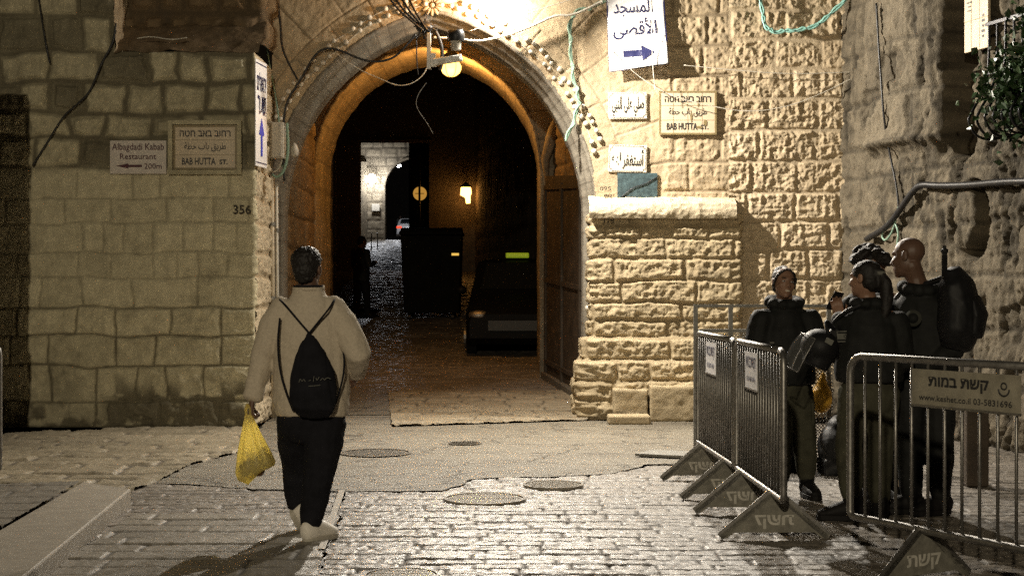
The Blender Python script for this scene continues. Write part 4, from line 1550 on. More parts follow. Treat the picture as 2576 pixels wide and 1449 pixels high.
cable('cable', D((1096, 80), (1112, 115), (1112, 160), (1106, 178), d=17.2), .022, M['black_rubber'], 'thick black cable dropping from the knot beside the white camera')
cable('cable', D((1912, -20), (1918, 40), (1928, 72), (1950, 82), (1990, 78), (2040, 72), (2085, 42), (2145, -20), d=17.25), .016, M['teal_cable'], 'twisted teal cables sagging across the top of the golden wall', twist=2)
cable('cable', D((2135, -10), (2140, 90), (2145, 200), (2140, 290), (2150, 390)), .006, M['white_cable'], 'thin pale wire hanging down the golden wall near the tower')
cable('cable', D((1535, 125), (1600, 190), (1680, 240), (1760, 262), (1880, 285), (1990, 268), (2080, 230), (2160, 190), d=17.3), .0045, M['white_cable'], 'fine pale wire sagging across the street sign')
cable('cable', D((1638, -10), (1640, 150), (1648, 230), d=17.22), .004, M['white_cable'], 'fine pale string hanging down over the banner')
cable('cable', D((1720, 165), (1850, 178), (1990, 188), (2150, 182), d=17.3), .004, M['white_cable'], 'fine level wire across the golden wall')
for pts, r_, mt, lab in (([(2204, 10), (2210, 120), (2216, 200), (2222, 290), (2236, 380), (2256, 470), (2262, 540)], .012, 'black_rubber', 'thin black cable hanging down the tower edge over the cornice'),
                         ([(3050, 440), (2800, 452), (2590, 456), (2520, 458), (2440, 466), (2360, 468), (2316, 464), (2296, 480), (2262, 530), (2232, 572), (2180, 602)], .034, 'black_rubber', 'thick black conduit running along the tower wall and down to a loop'),
                         ([(2260, 520), (2248, 580), (2226, 610), (2216, 590), (2240, 545), (2262, 580), (2256, 620)], .011, 'green_cable', 'small tangle of cables looped over the curly haired officer')):
    cable('cable' if r_ < .02 else 'conduit', [RWS(x, y, .07 + r_) for x, y in pts], r_, M[mt], lab)
cable('cable', [W(x, y, 16.22) for x, y in ((292, 60), (285, 110), (255, 160), (228, 232), (196, 262), (160, 292), (125, 350), (82, 418))], .010, M['black_rubber'], 'thin black cable slanting down the shaded house from the upper opening')
cable('cable', [W(x, y, 16.2) for x, y in ((345, 98), (380, 92), (430, 102), (470, 96))], .006, M['white_cable'], 'pale loose wire lying on the sill of the upper opening')
cable('cable', [W(x, y, 16.2) for x, y in ((95, -20), (104, 40), (118, 130), (126, 160))], .008, M['black_rubber'], 'thin black cable at the top of the shaded house')
for x0, y0, y1, r_, mt, lab in ((664, 180, 1062, .026, 'pipe', 'cream downpipe in the corner, standing closest to the house quoins'), (684, 440, 1060, .030, 'pipe', 'thick cream downpipe in the corner under the grey box'), (696, 460, 1058, .016, 'white_cable', 'thin pale conduit beside the thick cream downpipe')):
    dd = 17.38
    t_ = MB().tube([W(x0, y0, dd), W(x0 + 2, (y0 + y1) / 2, dd), W(x0 + 4, y1 - 6, dd)], r_, 10)
    t = thing('downpipe', W(x0 + 4, y1, dd), lab, 'pipe', 'pipes in the corner')
    t_.build('pipe', M[mt], t, True)
    for fy in (.2, .5, .8):
        p = W(x0 + 2, y0 + (y1 - y0) * fy, dd)
        MB().lathe(p - Vector((0, 0, .02)), [(r_ * 1.25, 0), (r_ * 1.25, .04)], 10).build('clamp', M['dullsteel'], t)
cable('cable', D((722, 310), (726, 380), (716, 430), (698, 448), (684, 440), d=17.3), .017, M['green_cable'], 'green cable looping under the grey box')
cable('cable', D((712, 330), (712, 400), (700, 430), (682, 434), d=17.32), .010, M['white_cable'], 'pale cable looping under the grey box')

# grey box at the corner
c, w, h = px_sign(672, 716, 310, 400, 17.28)
t = thing('junction_box', (c.x, c.y + .1, c.z - h / 2), 'grey plastic junction box mounted behind the tall white sign', 'junction box')
MB().box(c, (w, .2, h)).build('body', M['greybox'], t, bevel=.01)
MB().box(c + Vector((.02, -.108, 0)), (w * .62, .016, h * .94)).build('lid', M['greybox'], t, bevel=.006)
m = MB()
for k in (-1, 1):
    MB().lathe(c + Vector((w * .3, -.118, k * h * .4)), [(.012, 0), (.012, -.008)], 8, axis=(0, 1, 0)).build('screw', M['dullsteel'], t)

# small bell-shaped fitting under the moulding
c = W(741, 380, 17.38)
o = MB().lathe(c + Vector((0, 0, -.07)), [(.02, 0), (.045, .02), (.05, .08), (.03, .13), (.012, .16)], 12).build('siren', M['greybox'], smooth=True)
tag(o, 'small grey bell-shaped siren on the arch edge beside the junction box', 'siren')

# security camera hung on its post
c = W(1122, 152, 16.95)
t = thing('security_camera', W(1088, 170, 17.0), 'white security camera numbered 207 on a bracket in front of the arch crown', 'security camera')
MB().box(W(1079, 130, 17.0), (.045, .05, .40)).build('post', M['white_paint'], t, bevel=.004)
MB().box(W(1090, 152, 16.98), (.06, .07, .15)).build('bracket', M['white_paint'], t, bevel=.006)
m3 = Matrix.Rotation(R(-9), 3, 'Y')
MB().box(W(1126, 152, 16.95), (.33, .09, .075), m=m3).build('arm', M['white_paint'], t, bevel=.012)
text('number_lettering', '207', W(1111, 157, 16.895), m3 @ UF, m3 @ VF, .085, .045, M['tile_border'], t, .0, bold=.02)
m = MB().lathe(W(1147, 122, 16.95), [(.055, -.02), (.06, .05), (.075, .14)], 16)
m.build('housing', M['greybox'], t, True, sharp=30)
MB().lathe(W(1147, 96, 16.95), [(.09, -.04), (.10, 0), (.10, .05), (.085, .08)], 18).build('dome', M['black_rubber'], t, True, sharp=30)
MB().box(W(1147, 148, 16.93), (.10, .12, .05)).build('joint', M['white_paint'], t, bevel=.012)

# window grille with plants bulging from the tower
t = thing('window_grille', RW(2500, 350, .1), 'black pot-bellied iron window grille full of plants on the tower', 'window grille')
z_lo, z_mid, z_top = RW(2470, 348, .5).z, RW(2470, 215, .45).z, RW(2540, 38, .35).z
b0 = RW(2436, 300, .55) - Vector((TN_.x, TN_.y, 0)) * .55
TN3 = Vector((TN_.x, TN_.y, 0))
for k in range(14):
    p = Vector((b0.x, b0.y, 0)) + TU * (.13 * k)
    fl = TN3
    pts = [p + fl * .33 + VF * z_top, p + fl * .33 + VF * (z_mid + .25), p + fl * .36 + VF * z_mid, p + fl * .52 + VF * (z_mid - .25), p + fl * .56 + VF * (z_lo + .16), p + fl * .46 + VF * (z_lo + .02), p + fl * .30 + VF * (z_lo - .0), p + fl * .2 + VF * (z_lo + .03)]
    MB().tube(pts, .013, 7, 2).build('bar', M['iron'], t, True)
m = MB()
for zz, o_ in ((z_top - .03, .35), (z_mid + .12, .36), (z_lo + .02, .24)):
    a_ = Vector((b0.x, b0.y, zz)) + TN3 * o_
    m.bar(a_ - TU * .03, a_ + TU * 1.75, .03, .012, up=TN3)
    m.bar(Vector((b0.x, b0.y, zz)) - TU * .03 + TN3 * .02, a_ - TU * .03, .03, .012)
m.build('rail', M['iron'], t)


def leaf_mass(name, label, cen, n, rad, seed):
    rr = random.Random(seed)
    m = MB()
    for i in range(n):
        d = Vector((rr.gauss(0, .5), rr.gauss(0, .5), rr.gauss(0, .5)))
        p = Vector(cen) + TN3 * d.x * rad[0] + TU * d.y * rad[1] + VF * d.z * rad[2]
        a = Euler((rr.uniform(0, 6.3), rr.uniform(-1, 1), rr.uniform(0, 6.3))).to_matrix()
        L = rr.uniform(.045, .10); w_ = L * .40
        q = [(0, 0, 0), (w_, L * .4, .008), (0, L, -.01), (-w_, L * .4, .008)]
        m.add([p + a @ Vector(v) for v in q], [(0, 1, 2), (0, 2, 3)])
    for i in range(9):
        d = Vector((rr.gauss(0, .3), rr.gauss(0, .4), rr.gauss(0, .4)))
        p = Vector(cen) + TN3 * d.x * rad[0] + TU * d.y * rad[1] + VF * d.z * rad[2]
        m.tube([Vector(cen) - VF * rad[2], p.lerp(Vector(cen), .3), p], .006, 4, 1)
    return tag(m.build(name, M['leaf']), label, 'plant', 'plants in the window grille')
leaf_mass('trailing_plant', 'leafy green plant spilling through the tower grille, lower down', Vector((b0.x, b0.y, z_lo + .42)) + TN3 * .34 + TU * .48, 1300, (.26, .36, .34), 3)
leaf_mass('trailing_plant', 'dark leafy plant high inside the tower grille', Vector((b0.x, b0.y, z_mid + .55)) + TN3 * .22 + TU * .85, 1300, (.24, .42, .50), 5)
leaf_mass('trailing_plant', 'dark leafy plant at the cut-off edge of the tower grille', Vector((b0.x, b0.y, z_lo + .5)) + TN3 * .30 + TU * 1.2, 1300, (.30, .50, .50), 8)


# ------------------------------------------------------------------ police barricades
def make_barricade(label, L=1.6, plate=None, plate_x=(-.3, .3), bars=15, feet=(-.52, .52), mirror=False, plates=()):
    """built along x at the origin, z 0.26 .. 1.15; front face looks towards -y"""
    t = thing('barricade', (0, 0, 0), label, 'barricade', 'steel police barricades')
    z0, z1, r = .265, 1.15, .021
    h = L / 2
    c = .09
    loop = [(-h + c, z1), (h - c, z1)]
    pts = []
    for cx, cz, a0 in ((h - c, z1 - c, 90), (h - c, z0 + c * .4, 0), (-h + c, z0 + c * .4, -90), (-h + c, z1 - c, -180)):
        rr_ = c if cz > .6 else c * .4
        ox = h - rr_ if cx > 0 else -h + rr_
        for k in range(5):
            a = R(a0 - 90 * k / 4)
            pts.append(Vector((ox + rr_ * math.cos(a), 0, cz + rr_ * math.sin(a))))
    pts.append(pts[0].copy())
    MB().tube(pts, r, 10).build('tube_frame', M['galv'], t, True)
    for i in range(bars):
        x = -h + (i + 1) * L / (bars + 1)
        zt = z1
        MB().cyl((x, 0, z0 + .012), (x, 0, zt - .012), .0085, 8).build('bar', M['galv'], t, True)
    for fx in feet:
        tri = [(0, .27), (.028, .27), (.33, .02), (.33, 0), (.29, 0), (.245, .035), (-.245, .035), (-.29, 0), (-.33, 0), (-.33, .02), (-.028, .27)]
        f = MB().prism([Vector((fx - .004, y, z)) for y, z in tri], (.008, 0, 0)).build('foot', M['footsteel'], t)
        e = MB()
        for sg in (-1, 1):
            e.bar(Vector((fx, sg * .02, .275)), Vector((fx, sg * .335, .008)), .05, .008, up=(1, 0, 0))
        e.build('foot_edge', M['galv'], f)
        for sg in (-1, 1):
            if True:
                text('foot_lettering', 'קשת'[::-1], Vector((fx + sg * .004, 0, .10)), (0, sg, 0), VF, .24, .085, M['patch2'], f, .002, bold=.03, mirror=(sg > 0) == mirror)
    return t


def name_plate(t, x0, x1, z0, z1, lines, y=-.018, U=UF):
    c = Vector(((x0 + x1) / 2, y, (z0 + z1) / 2))
    p = MB().box(c, (x1 - x0, .004, z1 - z0)).build('name_plate', M['sheet'] if lines == 'small' else M['plateboard'], t)
    MB().box((c.x, y - .002, z0), (x1 - x0, .012, .012)).build('plate_lip', M['galv'], p)
    w, h = x1 - x0, z1 - z0
    sg = U.x
    for s_ in (sg,):
        f = c + Vector((0, -.002 * 1, 0)) if s_ > 0 else c + Vector((0, .002, 0))
        Uv = Vector((s_, 0, 0))
        if lines == 'small':
            text('plate_lettering', 'קשת במות'[::-1], f + VF * h * .18, Uv, VF, w * .78, h * .40, M['navy'], p, .003, bold=.01)
            text('plate_lettering', '03-5831696', f - VF * h * .22, Uv, VF, w * .7, h * .14, M['navy'], p, .003, bold=.01)
        else:
            text('plate_lettering', 'קשת במות'[::-1], f + VF * h * .14 - Uv * w * .055, Uv, VF, w * .56, h * .36, M['ink'], p, .003, bold=.035)
            text('plate_lettering', 'www.keshet.co.il 03-5831696', f - VF * h * .26 - Uv * 0, Uv, VF, w * .86, h * .17, M['ink'], p, .003, bold=.012)
            q = MB()
            q.tube([f + Uv * (w * .36 + .033 * math.cos(a)) + VF * (h * .12 + .033 * math.sin(a)) + Vector((0, -.004, 0)) for a in [PI * (1.0 + k / 10) for k in range(11)]], .004, 5)
            q.tube([f + Uv * (w * .36 + .018 * math.cos(a)) + VF * (h * .2 + .016 * math.sin(a)) + Vector((0, -.004, 0)) for a in [PI * 2 * k / 12 for k in range(13)]], .0035, 5)
            q.build('plate_emblem', M['ink'], p)
    return p


M['plateboard'] = plain('weathered_name_plate', (.25, .23, .18), .6, var=.25)
# two end to end, running away from the viewer; seen from their -y side after turning
bA = make_barricade('steel barricade with a small white plate, standing close before the smiling officer', bars=17, mirror=True)
name_plate(bA, -.36, .06, .86, 1.10, 'small')
bA.rotation_euler.z = R(-90 + 1.4) ; bA.location = (1.585, 9.72, 0)
bB = make_barricade('steel barricade with a small white plate, joined behind the one before the smiling officer', bars=17, mirror=True)
name_plate(bB, -.30, .14, .86, 1.10, 'small')
bB.rotation_euler.z = R(-90 + 2.2); bB.location = (1.535, 11.42, 0)
bC = make_barricade('steel barricade with a big lettered plate standing before the backpack officer', L=2.1, bars=17, feet=(-.50, .62), mirror=False)
name_plate(bC, -.56, .16, .915, 1.105, 'big')
dC = Vector((.50, -.87, 0)).normalized()
bC.rotation_euler.z = math.atan2(dC.y, dC.x)
bC.location = Vector((1.87, 8.35, 0)) + dC * 1.05
bD = make_barricade('steel barricade almost wholly out of view, its end post at the shaded house side', bars=17)
bD.location = (-3.515 - .8, 10.35, 0)

# perforated metal screen behind the officers
sx0, sx1, sd = W(1750, 0, 13.0).x, W(2112, 0, 13.0).x, 13.0
t = thing('perforated_screen', ((sx0 + sx1) / 2, sd, 0), 'tall dark perforated metal screen with an open top frame behind the smiling officer', 'screen')
zt, zm = W(0, 766, sd).z, W(0, 832, sd).z
m = MB()
for x in (sx0, W(1838, 0, sd).x, W(2085, 0, sd).x):
    m.box((x, sd, zt / 2), (.035, .035, zt))
m.box(((sx0 + sx1) / 2, sd, zt - .012), (sx1 - sx0 - .04, .03, .024))
m.build('frame', M['dullsteel'], t)
MB().box(((sx0 + sx1) / 2, sd - .002, zm), (sx1 - sx0 - .04, .026, .03)).build('rail', M['dullsteel'], t)
# the sheet: a lattice with real round-ish holes
pv, pf = [], []
pitch = .030
nx, nz = int((sx1 - sx0 - .04) / pitch), int((zm - .06) / pitch)
for i in range(nx):
    for j in range(nz):
        cx, cz = sx0 + .02 + (i + .5) * pitch, .04 + (j + .5) * pitch
        b = len(pv)
        for k in range(8):
            a = PI / 4 * k + PI / 8
            sq = pitch / 2 / max(abs(math.cos(a)), abs(math.sin(a)))
            pv.append((cx + sq * math.cos(a), sd + .02, cz + sq * math.sin(a)))
        for k in range(8):
            a = PI / 4 * k + PI / 8
            pv.append((cx + .0095 * math.cos(a), sd + .02, cz + .0095 * math.sin(a)))
        for k in range(8):
            pf.append((b + k, b + (k + 1) % 8, b + 8 + (k + 1) % 8, b + 8 + k))
ps = mesh_obj('perforated_sheet', pv, pf, M['dullsteel'], t)
so = ps.modifiers.new('thick', 'SOLIDIFY'); so.thickness = .003

# flat board lying at the screen's foot
g = [G(1598, 1150), G(1760, 1158), G(1900, 1172), G(1900, 1150), G(1640, 1140)]
o = MB().prism([Vector((p.x, p.y, .012)) for p in g], (0, 0, .022)).build('steel_plate', M['dullsteel'])
tag(o, 'low flat steel plate lying on the asphalt in front of the perforated screen', 'plate')


def soft(name, shapes, mat, label, cat, voxel=.012, group=None, parent=None, wrinkle=.012, f=9):
    q = MB(); shapes(q)
    co, fs, no = remesh(q, voxel, 3)
    w = fbm(co[:, 0] * f + co[:, 1] * f, co[:, 2] * f * 1.2 + co[:, 1] * 3, 160, 4) - .5
    o = mesh_obj(name, co + no * (w * wrinkle * 2)[:, None], fs, mat, parent, True)
    if parent is None: tag(o, label, cat, group)
    return o


def duffel(px, py, D_, label):
    p = W(px, py, D_)
    soft('duffel_bag', lambda q: (q.ell((p.x, p.y, .20), (.17, .2, .22)), q.ell((p.x + .02, p.y, .38), (.11, .13, .10)), q.box((p.x, p.y, .06), (.28, .32, .12))), M['nylon'], label, 'bag', group='black bags on the ground')
duffel(1992, 1120, 12.6, 'black duffel bag on the ground half hidden by the joined barricades')
duffel(2108, 1130, 12.3, 'black duffel bag on the ground in the middle of the officers')
p = W(2068, 1000, 12.75)
soft('yellow_bag', lambda q: (q.ell((p.x, p.y, p.z), (.09, .08, .13)), q.loft([(p.x, p.y, p.z + .1), (p.x + .01, p.y, p.z + .2)], [.05, .02], caps='round')), M['yellowcloth'], 'crumpled yellow plastic bag hung on the perforated screen', 'bag', .01)
# leaning board with blue top
g = G(2262, 1262)
t = thing('cardboard_box', (g.x, g.y, 0), 'narrow beige board with a blue top leaning near the bald officer', 'board')
a, b = W(2252, 1255, g.y), W(2285, 1120, g.y + .05)
MB().prism([W(2243, 1132, g.y), W(2268, 1138, g.y), W(2288, 1262, g.y), W(2256, 1258, g.y)], (0, .03, .0)).build('panel', M['board'], t)
soft('blue_wrap', lambda q: (q.ell(W(2258, 1140, g.y), (.045, .04, .06)), q.ell(W(2266, 1120, g.y), (.035, .03, .04))), M['bluecloth'], None, None, .006, parent=t)
# wooden post against the tower foot
p0, p1 = W(2452, 1190, 11.6), W(2452, 1020, 11.6)
t = thing('wooden_post', (p0.x, 11.6, 0), 'thick brown timber post standing at the tower foot behind the big plate', 'post')
MB().box((p0.x, 11.6, p1.z / 2), (.17, .17, p1.z)).build('post', M['door'], t, bevel=.01)
MB().box((p0.x, 11.6, p1.z + .03), (.22, .22, .05)).build('cap', M['door'], t, bevel=.008)

# ------------------------------------------------------------------ the dark street: bin, vehicles, sign pole
by = 31.0
bx0, bx1 = W(1007, 0, by).x, W(1160, 0, by).x
bz = gz(by)
btop = W(0, 578, by).z
bxc = (bx0 + bx1) / 2
t = thing('rubbish_container', (bxc, by, bz), 'big dark steel rubbish container standing in the middle of the passage street', 'container')
w = bx1 - bx0; hB = btop - bz
body = [Vector((bx0 + .08, by, bz + .16)), Vector((bx1 - .05, by, bz + .16)), Vector((bx1, by, btop - .12)), Vector((bx0, by, btop - .12))]
MB().prism(body, (0, 1.3, 0)).build('body', M['bin'], t, bevel=.02)
MB().box((bxc, by + .64, btop - .07), (w + .06, 1.4, .06)).build('rim', M['bin'], t, bevel=.015)
MB().loft([(bx0, by + .65, btop - .04), (bx1, by + .65, btop - .04)], [(.66, .10), (.66, .10)], 20, side=(0, 1, 0)).build('lid', M['bin'], t, True, sharp=40)
m = MB()
for k in range(5):
    x = bx0 + w * (k + .5) / 5
    m.bar((x, by - .015, bz + .2), (x, by - .015, btop - .15), .05, .03, up=(0, 1, 0))
m.build('rib', M['bin'], t)
for x in (bx0 + .18, bx1 - .18):
    for y in (by + .15, by + 1.15):
        MB().cyl((x - .03, y, bz + .08), (x + .03, y, bz + .08), .08, 14).build('wheel', M['black_rubber'], t)
MB().box((bx1 - .12, by - .025, W(0, 640, by).z), (.15, .012, .05)).build('reflector', M['amber'], t)

# dark car facing the viewer
cy = 24.0
c0 = gz(cy)
cxl = W(1168, 0, cy).x
Wc = 1.66
cxm = cxl + Wc / 2
t = thing('parked_car', (cxm, cy, c0), 'dark unlit car parked beside the rubbish container behind the inner arch', 'car')


def car_shell(x, y0, z0, prof, halfw, tumble=.16):
    """prof: (y, z_bottom, z_top) stations; cross-sections with rounded shoulders"""
    ringsv = []
    for (yy, zb, zt, hw) in prof:
        zs = min(zt - .05, zb + .62)
        rr_ = []
        for sx, zz in ((-1, zb), (-1.0, zb + .15), (-1.0, zs - .08), (-.96, zs), (-.80 if zt - zs > .3 else -.9, zt - .06), (-.66, zt), (.66, zt), (.80 if zt - zs > .3 else .9, zt - .06), (.96, zs), (1.0, zs - .08), (1.0, zb + .15), (1, zb)):
            rr_.append(Vector((x + sx * hw * halfw, y0 + yy, z0 + zz)))
        ringsv.append(rr_)
    k = len(ringsv[0])
    vs_ = [p for q in ringsv for p in q]
    fs = [tuple(reversed(range(k)))]
    for i in range(len(ringsv) - 1):
        for j in range(k):
            fs.append((i * k + j, i * k + (j + 1) % k, (i + 1) * k + (j + 1) % k, (i + 1) * k + j))
    fs.append(tuple(range((len(ringsv) - 1) * k, len(ringsv) * k)))
    return vs_, fs


def car_wheels(t, x, ys, hw, z, r=.31):
    for yy in ys:
        for sg in (-1, 1):
            wq = MB().lathe((x + sg * (hw - .10), yy, z + r), [(r * .7, -.09), (r, -.075), (r, .075), (r * .7, .09)], 24, axis=(1, 0, 0)).build('wheel', M['black_rubber'], t, True, sharp=30)
            MB().lathe((x + sg * (hw - .005), yy, z + r), [(r * .62, -.03), (r * .6, .01), (r * .15, .02)], 18, axis=(1, 0, 0)).build('rim', M['galv'], wq)


v_, f_ = car_shell(cxm, cy, c0, [(0, .32, .70, .90), (.12, .22, .80, .97), (.9, .2, .98, 1), (1.15, .2, 1.04, 1), (1.75, .2, 1.56, 1), (2.4, .2, 1.62, 1), (3.3, .2, 1.56, 1), (3.9, .25, 1.0, .98), (4.05, .35, .9, .92)], Wc / 2)
MB().add(v_, f_).build('body', M['car_dark'], t, True, sharp=35)
MB().prism([Vector((cxm - .60, cy + 1.20, c0 + 1.09)), Vector((cxm + .60, cy + 1.20, c0 + 1.09)), Vector((cxm + .50, cy + 1.70, c0 + 1.52)), Vector((cxm - .50, cy + 1.70, c0 + 1.52))], (0, -.015, .015)).build('windscreen', M['car_glass'], t)
MB().box((cxm, cy - .012, c0 + .52), (.9, .03, .16)).build('grille', M['black_rubber'], t)
for sg in (-1, 1):
    MB().ell((cxm + sg * .60, cy + .07, c0 + .68), (.17, .08, .085)).build('headlight', M['galv'], t, True)
    MB().ell((cxm + sg * .92, cy + 1.25, c0 + 1.08), (.10, .06, .07)).build('mirror', M['car_dark'], t, True)
car_wheels(t, cxm, (cy + .75, cy + 3.2), Wc / 2, c0)
MB().box((cxm + .02, cy + 1.95, c0 + 1.67), (.40, .16, .09)).build('reflection_streak', M['green_glow'], t, bevel=.02)  # glowing block added to imitate a reflected streak of light

# white car seen from behind, far away
wy = 104.0
w0 = gz(wy)
wx = W(1028, 0, wy).x
t = thing('white_car', (wx, wy, w0), 'small white car with a red tail lamp under the far archway', 'car')
v_, f_ = car_shell(wx, wy, w0, [(0, .35, .85, .92), (.1, .25, 1.0, .98), (.35, .2, 1.06, 1), (.8, .2, 1.42, 1), (1.6, .2, 1.47, 1), (2.4, .2, 1.42, 1), (3.0, .2, 1.0, 1), (4.0, .25, .85, .97), (4.2, .3, .7, .9)], .87)
MB().add(v_, f_).build('body', M['car_white'], t, True, sharp=35)
MB().prism([Vector((wx - .62, wy + .36, w0 + 1.07)), Vector((wx + .62, wy + .36, w0 + 1.07)), Vector((wx + .54, wy + .74, w0 + 1.37)), Vector((wx - .54, wy + .74, w0 + 1.37))], (0, -.02, .02)).build('rear_window', M['car_glass'], t)
for sg in (-1, 1):
    MB().box((wx + sg * .66, wy + .02, w0 + .80), (.34, .1, .13)).build('tail_lamp', M['red_glass'], t, bevel=.02)
MB().box((wx, wy - .01, w0 + .66), (.5, .03, .12)).build('number_plate', M['plaque'], t)
MB().box((wx, wy + .02, w0 + .40), (1.5, .12, .16)).build('bumper', M['car_white'], t, bevel=.03)
car_wheels(t, wx, (wy + .75, wy + 3.3), .87, w0)

# round sign on a pole, seen from behind against the lantern
sy = 47.5
pb = W(1056, 0, sy)
t = thing('round_sign', (pb.x, sy, gz(sy)), 'round road sign with an added orange glow on a dark pole above the rubbish container', 'road sign')
sz = W(0, 487, sy).z
MB().cyl((pb.x - .01, sy, gz(sy)), (pb.x - .01, sy, W(0, 385, sy).z), .035, 10).build('pole', M['iron'], t)
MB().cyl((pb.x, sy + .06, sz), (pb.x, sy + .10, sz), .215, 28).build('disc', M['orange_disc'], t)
MB().bar((pb.x - .15, sy + .045, sz), (pb.x + .13, sy + .045, sz), .02, .02).build('cross_bar', M['iron'], t)
ob = W(941, 615, 70)
t = thing('bollard_frame', (ob.x, 70, gz(70)), 'thin metal hoop standing on the lit far street', 'hoop')
MB().tube([(ob.x - .12, 70, gz(70)), (ob.x - .12, 70, gz(70) + .75), (ob.x + .16, 70, gz(70) + .75), (ob.x + .16, 70, gz(70))], .025, 6).build('hoop', M['galv'], t)


# ------------------------------------------------------------------ people
def head_shapes(q, c, m, k=1.0, beard=False):
    """head about 0.235 m tall around its centre; the face looks towards local -y"""
    def P(x, y, z): return Vector(c) + m @ (Vector((x, y, z)) * k)
    def E(x, y, z, a, b, h): q.ell(P(x, y, z), (a * k, b * k, h * k), m=m, seg=18, rings=12)
    E(0, .012, .035, .075, .094, .083)
    E(0, -.02, -.02, .066, .074, .085)
    E(0, -.035, -.062, .052, .056, .052)
    E(0, -.066, -.095, .024, .022, .018)
    E(0, -.074, .030, .050, .018, .014)
    for s_ in (-1, 1):
        E(s_ * .036, -.060, -.022, .026, .026, .026)
        E(s_ * .076, .012, -.008, .010, .021, .032)
        E(s_ * .078, .016, .012, .009, .016, .014)
    q.loft([P(0, -.082, .020), P(0, -.092, -.004), P(0, -.102, -.026)], [.010 * k, .012 * k, .015 * k], 10, caps='round')
    E(0, -.092, -.032, .019, .013, .009)
    E(0, -.086, -.056, .022, .012, .007)
    E(0, -.084, -.068, .019, .012, .008)


def hand_shapes(q, wrist, d, n, curl=.5, side=1, k=1.0, spread=.05):
    """d: direction of the hand, n: palm normal (the way the fingers curl), side: which side the thumb leaves"""
    d = Vector(d).normalized(); n = Vector(n); n = (n - d * n.dot(d)).normalized()
    w = d.cross(n) * side
    c = Vector(wrist)
    m = Matrix((w, n, d)).transposed()
    q.loft([c - d * .01, c + d * .03 * k, c + d * .07 * k, c + d * .092 * k], [(.026 * k, .017 * k), (.036 * k, .017 * k), (.042 * k, .016 * k), (.038 * k, .013 * k)], 12, side=w, caps='round')
    for i, (off, L) in enumerate(((.031, .070), (.011, .079), (-.010, .074), (-.030, .058))):
        p = c + d * (.088 - .004 * abs(i - 1.2)) * k + w * off * k
        ang = 0.0
        pts = [p - d * .012]
        dir0 = (d + w * spread * (1.5 - i)).normalized()
        for j, f in enumerate((.46, .31, .23)):
            ang += curl * (.8 if j == 0 else 1.0)
            v = dir0 * math.cos(ang) + n * math.sin(ang)
            p = p + v * L * f * k
            pts.append(p.copy())
        q.loft(pts, [.0095 * k, .0092 * k, .0085 * k, .0075 * k], 8, caps='round')
    p = c + d * .028 * k + w * .030 * k
    pts = [p]
    for v, L in (((d * .55 + w * .75 + n * .25), .036), ((d * .8 + w * .35 + n * .5), .030), ((d * .9 + n * .6), .024)):
        p = p + Vector(v).normalized() * L * k; pts.append(p.copy())
    q.loft(pts, [.013 * k, .012 * k, .0105 * k, .009 * k], 8, caps='round')


def folded(q, voxel, amp, f=7, seed=170, smooth_it=3, axis=None):
    co, fs, no = remesh(q, voxel, smooth_it)
    a = ridged(co[:, 0] * f + co[:, 1] * f * .7, co[:, 2] * f * .75 + co[:, 0] * 2, seed, 3) - .55
    b = fbm(co[:, 0] * f * 2.2, co[:, 2] * f * 1.4 + co[:, 1] * f, seed + 3, 3) - .5
    return co + no * (amp * a + amp * .5 * b)[:, None], fs


def shoe(parent, heel, toe, mat, sole_mat, k=1.0, up=(0, 0, 1), name='shoe', high=0.0):
    """heel and toe are points of the sole's underside"""
    heel, toe = Vector(heel), Vector(toe)
    f = (toe - heel).normalized(); L = (toe - heel).length
    u = Vector(up); u = (u - f * u.dot(f)).normalized(); s_ = f.cross(u)
    q = MB()
    def P(a, h): return heel + f * a * L + u * h
    q.loft([P(.03, .062), P(.14, .070), P(.34, .068), P(.55, .058), P(.75, .046), P(.93, .038)], [(.036 * k, .054 * k), (.043 * k, .064 * k), (.044 * k, .062 * k), (.047 * k, .050 * k), (.050 * k, .038 * k), (.038 * k, .028 * k)], 14, side=s_, caps='round')
    q.loft([P(.16, .07), P(.18, .098 + high), ], [(.036 * k, .047 * k), (.042 * k, .052 * k)], 12, side=s_)
    co, fs, no = remesh(q, .008, 3)
    o = mesh_obj(name, co, fs, mat, parent, True)
    if name == 'shoe':
        MB().loft([P(.035, .05), P(.03, .098)], [(.016, .006), (.013, .005)], 10, side=s_, caps='round').build('heel_tab', M['patch'], o, True)
        for a_ in (.42, .50, .58):
            MB().loft([P(a_, .088 - (a_ - .42) * .1) - s_ * .022, P(a_, .096 - (a_ - .42) * .1), P(a_, .088 - (a_ - .42) * .1) + s_ * .022], [.004, .004, .004], 6).build('lace', M['sheet'], o, True)
    m = MB()
    out = []
    for i in range(20):
        a = 2 * PI * i / 20
        x = .5 + .53 * math.cos(a)
        w_ = (.045 + .010 * x) * k * abs(math.sin(a)) ** .6 * (1 if math.sin(a) > 0 else -1)
        out.append(P(x, 0) + s_ * w_)
    m.prism(out, u * .034)
    m.build('sole', sole_mat, o, bevel=.004)
    return o


